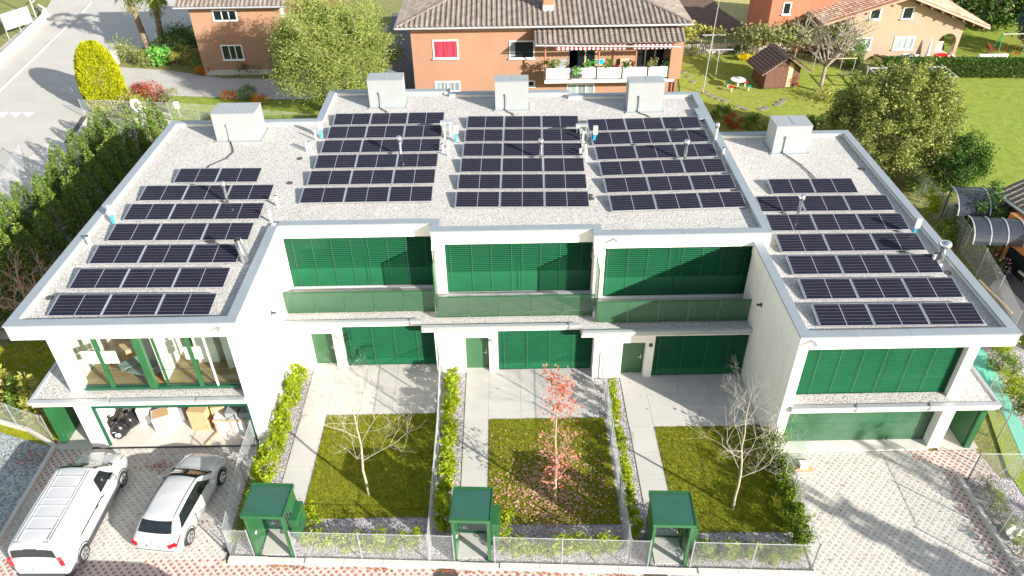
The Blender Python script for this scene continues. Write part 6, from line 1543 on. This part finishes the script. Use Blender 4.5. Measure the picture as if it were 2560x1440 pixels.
# clothes-line posts, flagpole-like mast
def tpost(px, py, label, w_=1.6, h=2.3, mt='gutter'):
    p = at_z(px,py); t = thing('clothes_post', label, 'clothes post', (p.x,p.y,0), 0, 'T shaped clothes line posts'); MB().tube((0,0,0),(0,0,h),.04,.04,8).build('post', mt, t); MB().box(-w_/2,w_/2,-.04,.04,h-.04,h+.04).build('crossbar', 'gutter', t)
tpost(1788,195,'T shaped clothes post beside the tall mast',2.4,2.5); tpost(1775,150,'T shaped clothes post at the garden fence',2.0,2.3)
p = at_z(1757,232); o = MB().tube((0,0,0),(.35,.4,7.6),.045,.02,8).build('mast', 'gutter', loc=p); tag(o, 'tall thin leaning metal mast at the edge of the back lawn', 'mast')
# wooden frame and small greenhouse net at right of playhouse
p = at_z(2120,200); t = thing('netting_cage', 'light frame with green netting right of the bare tree', 'frame', (p.x-1.2,p.y,0)); 
for dx, dy in ((0,0),(2.4,0),(0,2.5),(2.4,2.5)): MB().tube((dx-1,dy,0),(dx-1,dy,1.9),.03,.03,6).build('post','gutter',t)
MB().box(-1.05,1.45,-.03,.03,1.88,1.95).build('rail','wood',t)
# picket fence
a, b = at_z(1690,140), at_z(1985,130); t = thing('picket_fence', 'weathered pale picket fence at the back of the garden', 'fence', (a.x,a.y,0), math.atan2(b.y-a.y,b.x-a.x)); L = (b-a).length
k = int(L/.17); pk = MB().box(0,.10,-.012,.012,.08,1.05).build('picket','stone',t); pme = pk.data
for i in range(1,k):
    o = bpy.data.objects.new('picket', pme); COL.objects.link(o); o.parent = t; o.location = (i*.17,0,random.uniform(-.03,.03))
MB().box(0,L,.013,.05,.3,.38).box(0,L,.013,.05,.8,.88).build('rail','stone',t)
for i in range(6): MB().tube((L*i/5,.1,0),(L*i/5,.1,1.5),.045,.045,6).build('post','stone',t)
# stepping stones
k = 0
for px, py in ((1708,180),(1722,192),(1732,204),(1765,232),(1780,240),(1795,246),(1812,252),(1845,266),(1862,272),(1903,273),(1915,270),(1943,262),(1950,256),(1960,250)):
    p = at_z(px,py); mb = MB(); nn = 7; mb.prism([(random.uniform(.25,.38)*math.cos(6.283*i/nn), random.uniform(.22,.33)*math.sin(6.283*i/nn)) for i in range(nn)],-.02,.03); o = mb.build('stepping_stone','steppingstone',loc=(p.x,p.y,0)); tag(o, '%s flat stepping stone from the left in the back lawn'%ORD[k], 'stepping stone', 'stepping stones in the back lawn'); k += 1
# swing and goals
def swing(px, py, label, w_=3.0, h=2.2):
    p = at_z(px,py); t = thing('swing_frame', label, 'swing', (p.x,p.y,0)); MB().tube((-w_/2,0,h),(w_/2,0,h),.04,.04,7).build('beam','gutter',t)
    for s in (-1,1):
        for e in (-1,1): MB().tube((s*w_/2,0,h),(s*(w_/2+.3),e*.9,0),.035,.035,6).build('leg','tgreen' if s < 0 else 'gutter',t)
    for x in (-.7,.5): MB().box(x-.2,x+.2,-.1,.1,.5,.53).tube((x-.2,0,.5),(x-.2,0,h),.01,.01,4).tube((x+.2,0,.5),(x+.2,0,h),.01,.01,4).build('seat','red',t)
swing(2520,148,'metal garden swing at the right picture edge',2.6,2.3)
p = at_z(2478,152); o = MB().tube((-1.3,0,.5),(1.3,0,.5),.14,.14,10).tube((-1.3,0,0),(-1.3,0,.5),.06,.06,6).tube((1.3,0,0),(1.3,0,.5),.06,.06,6).build('white_rail','white',loc=(p.x,p.y,0)); tag(o,'thick white rail on short legs left of the garden swing','rail')
p = at_z(2275,175,1.6); t = thing('pergola_frame','pale metal pergola frame rising above the clipped hedge','pergola',(p.x-2.2,p.y-1.8,0))
for y in (0,2.2): MB().box(-1.2,5.2,y,y+.1,1.6,1.7).build('rail','gutter',t)
for i in range(6): MB().box(-1.2+i*1.25,-1.1+i*1.25,-.2,2.5,1.71,1.78).build('crossbar','gutter',t)
for x, y in ((-1.1,0),(5,0),(-1.1,2.2),(5,2.2)): MB().tube((x,y+.05,0),(x,y+.05,1.6),.05,.05,6).build('post','gutter',t)
# things by the peach house
for px, py, mt, lb, r in ((2357,150,'red','red paddling pool tub by the arcade',.75),(2378,152,'white','round white tub by the arcade',.42)):
    o = MB().lathe((0,0,0), [(r,0),(r*1.1,.35),(r*.95,.4),(r*.1,.3)], 18).build('tub', mt, loc=at_z(px,py)); tag(o, lb, 'tub')
for px, mt, lb in ((2262,'trim','dark folded furniture by the peach house wall'),(2280,'white','white folded parasol things by the peach house wall'),(2188,'brownwood','small wheelbarrow like object by the peach house wall')):
    p = at_z(px,150); mb = MB()
    for i in range(6): mb.obox((random.uniform(-.6,.6),random.uniform(-.2,.2),.15+.1*i*.6),(.6,.35,.12),random.uniform(-.6,.6),random.uniform(-.4,.4))
    o = mb.build('garden_furniture', mt, loc=p); tag(o, lb, 'garden furniture')
p = at_z(2312,152); o = MB().lathe((0,0,0),[(.28,0),(.22,.2),(.05,1.9),(.01,2.1)],10).build('closed_parasol','white',loc=(p.x,YP-.5,0)); tag(o,'closed white parasol against the peach house','parasol')
# notice board, stone gate post, hose, meter box
p0, p1 = at_z(30,88), at_z(72,64); an = math.atan2(p1.y-p0.y,p1.x-p0.x)
pa = at_z(52,73,.6); t = thing('notice_board','double pale notice board above the retaining wall top left','notice board',(pa.x,pa.y,0),R(64))
for x in (-1.55,.02): MB().box(x,x+1.5,-.04,.04,.9,2.5).build('panel','unit',t)
for x in (-1.5,0,1.5): MB().tube((x,.07,0),(x,.07,2.55),.05,.05,7).build('post','gutter',t)
t = thing('metal_mast','metal post with diagonal strut at the top left road corner','post',tuple(at_z(91,44)[:2])+(0,)); MB().tube((0,0,0),(-.5,.8,5.5),.08,.08,8).tube((0,0,1.5),(3.2,3.5,4.2),.05,.05,8).build('post','gutter',t)
p = at_z(289,160); o = MB().box(-.35,.35,-.3,.3,0,1.15).box(-.45,.45,-.4,.4,1.151,1.25).build('gate_post','stone',loc=p); tag(o,'stone gate post at the driveway entrance','gate post')
p = at_z(352,296); t = thing('garden_hose','white hose coiled over the wire fence','hose',(p.x,p.y,0)); mb = MB()
for j in range(6):
    r_ = .38+.04*random.random(); ox, oz = random.uniform(-.08,.08), 1.15+random.uniform(-.1,.1); mb.path([(ox+r_*.8*math.cos(6.283*i/18), -.06-.02*j, oz+r_*1.15*math.sin(6.283*i/18)) for i in range(19)], .026, 5)
for q in range(3): mb.path([(.1+q*.1,-.1,.8),(.2+q*.15,-.15,.3),(.35+q*.2,-.2,.05)],.025,5)
mb.path([(.3,-.1,1.1),(1.2,-.1,.7),(2.4,-.05,.3)],.025,5); mb.build('hose','white',t)
p = at_z(450,293); t = thing('meter_box','white electric box on a thin stake beside the back fence','electric box',(p.x,p.y,0)); MB().box(-.17,.17,-.1,.1,.75,1.3).build('box','white',t); MB().tube((0,0,0),(0,0,.75),.02,.02,6).tube((.15,0,0),(0,0,.75),.02,.02,6).build('leg','zincwhite',t)
# rubble by the right hedge foot
p = at_z(1995,1160); t = thing('leftover_pallet','low stack of boards and a bucket beside the hedge on the right forecourt','building material',(11.75,20.6,0))
for i in range(3): MB().box(-.45,.75,-.35+i*.28,-.1+i*.28,.02,.05+.02*i).build('board','tile' if i != 1 else 'card',t)
o = MB().box(-.16,.16,-.14,.14,.06,.28).build('bucket','white',t); o.location = (.35,.15,0)
o = MB().obox((0,0,.75),(.9,.012,1.5),R(12),R(4)).build('glass_sheet','glass',loc=(11.75,21.0,0)); tag(o,'clear glass sheet standing by the hedge before the green garage door','glass sheet')
# white plastic sheet in the right gravel bed
mb = MB(); gn = 7; vs = [(i*.13-.4, j*.12-.36, .03+.10*random.random()) for i in range(gn) for j in range(gn)]; mb.add(vs, [(i*gn+j,i*gn+j+1,(i+1)*gn+j+1,(i+1)*gn+j) for i in range(gn-1) for j in range(gn-1)])
o = mb.build('plastic_sheet','white',loc=at_z(2538,1335)); tag(o,'crumpled white plastic sheet on the gravel at the right edge','plastic sheet')
t = thing('umbrella_base','small dark stand on the forecourt near the white hatchback','stand',tuple(at_z(573,1372)[:2])+(0,)); MB().box(-.14,.14,-.14,.14,0,.08).build('base','trim',t); MB().tube((0,0,.08),(0,0,.5),.02,.02,6).build('rod','trim',t)
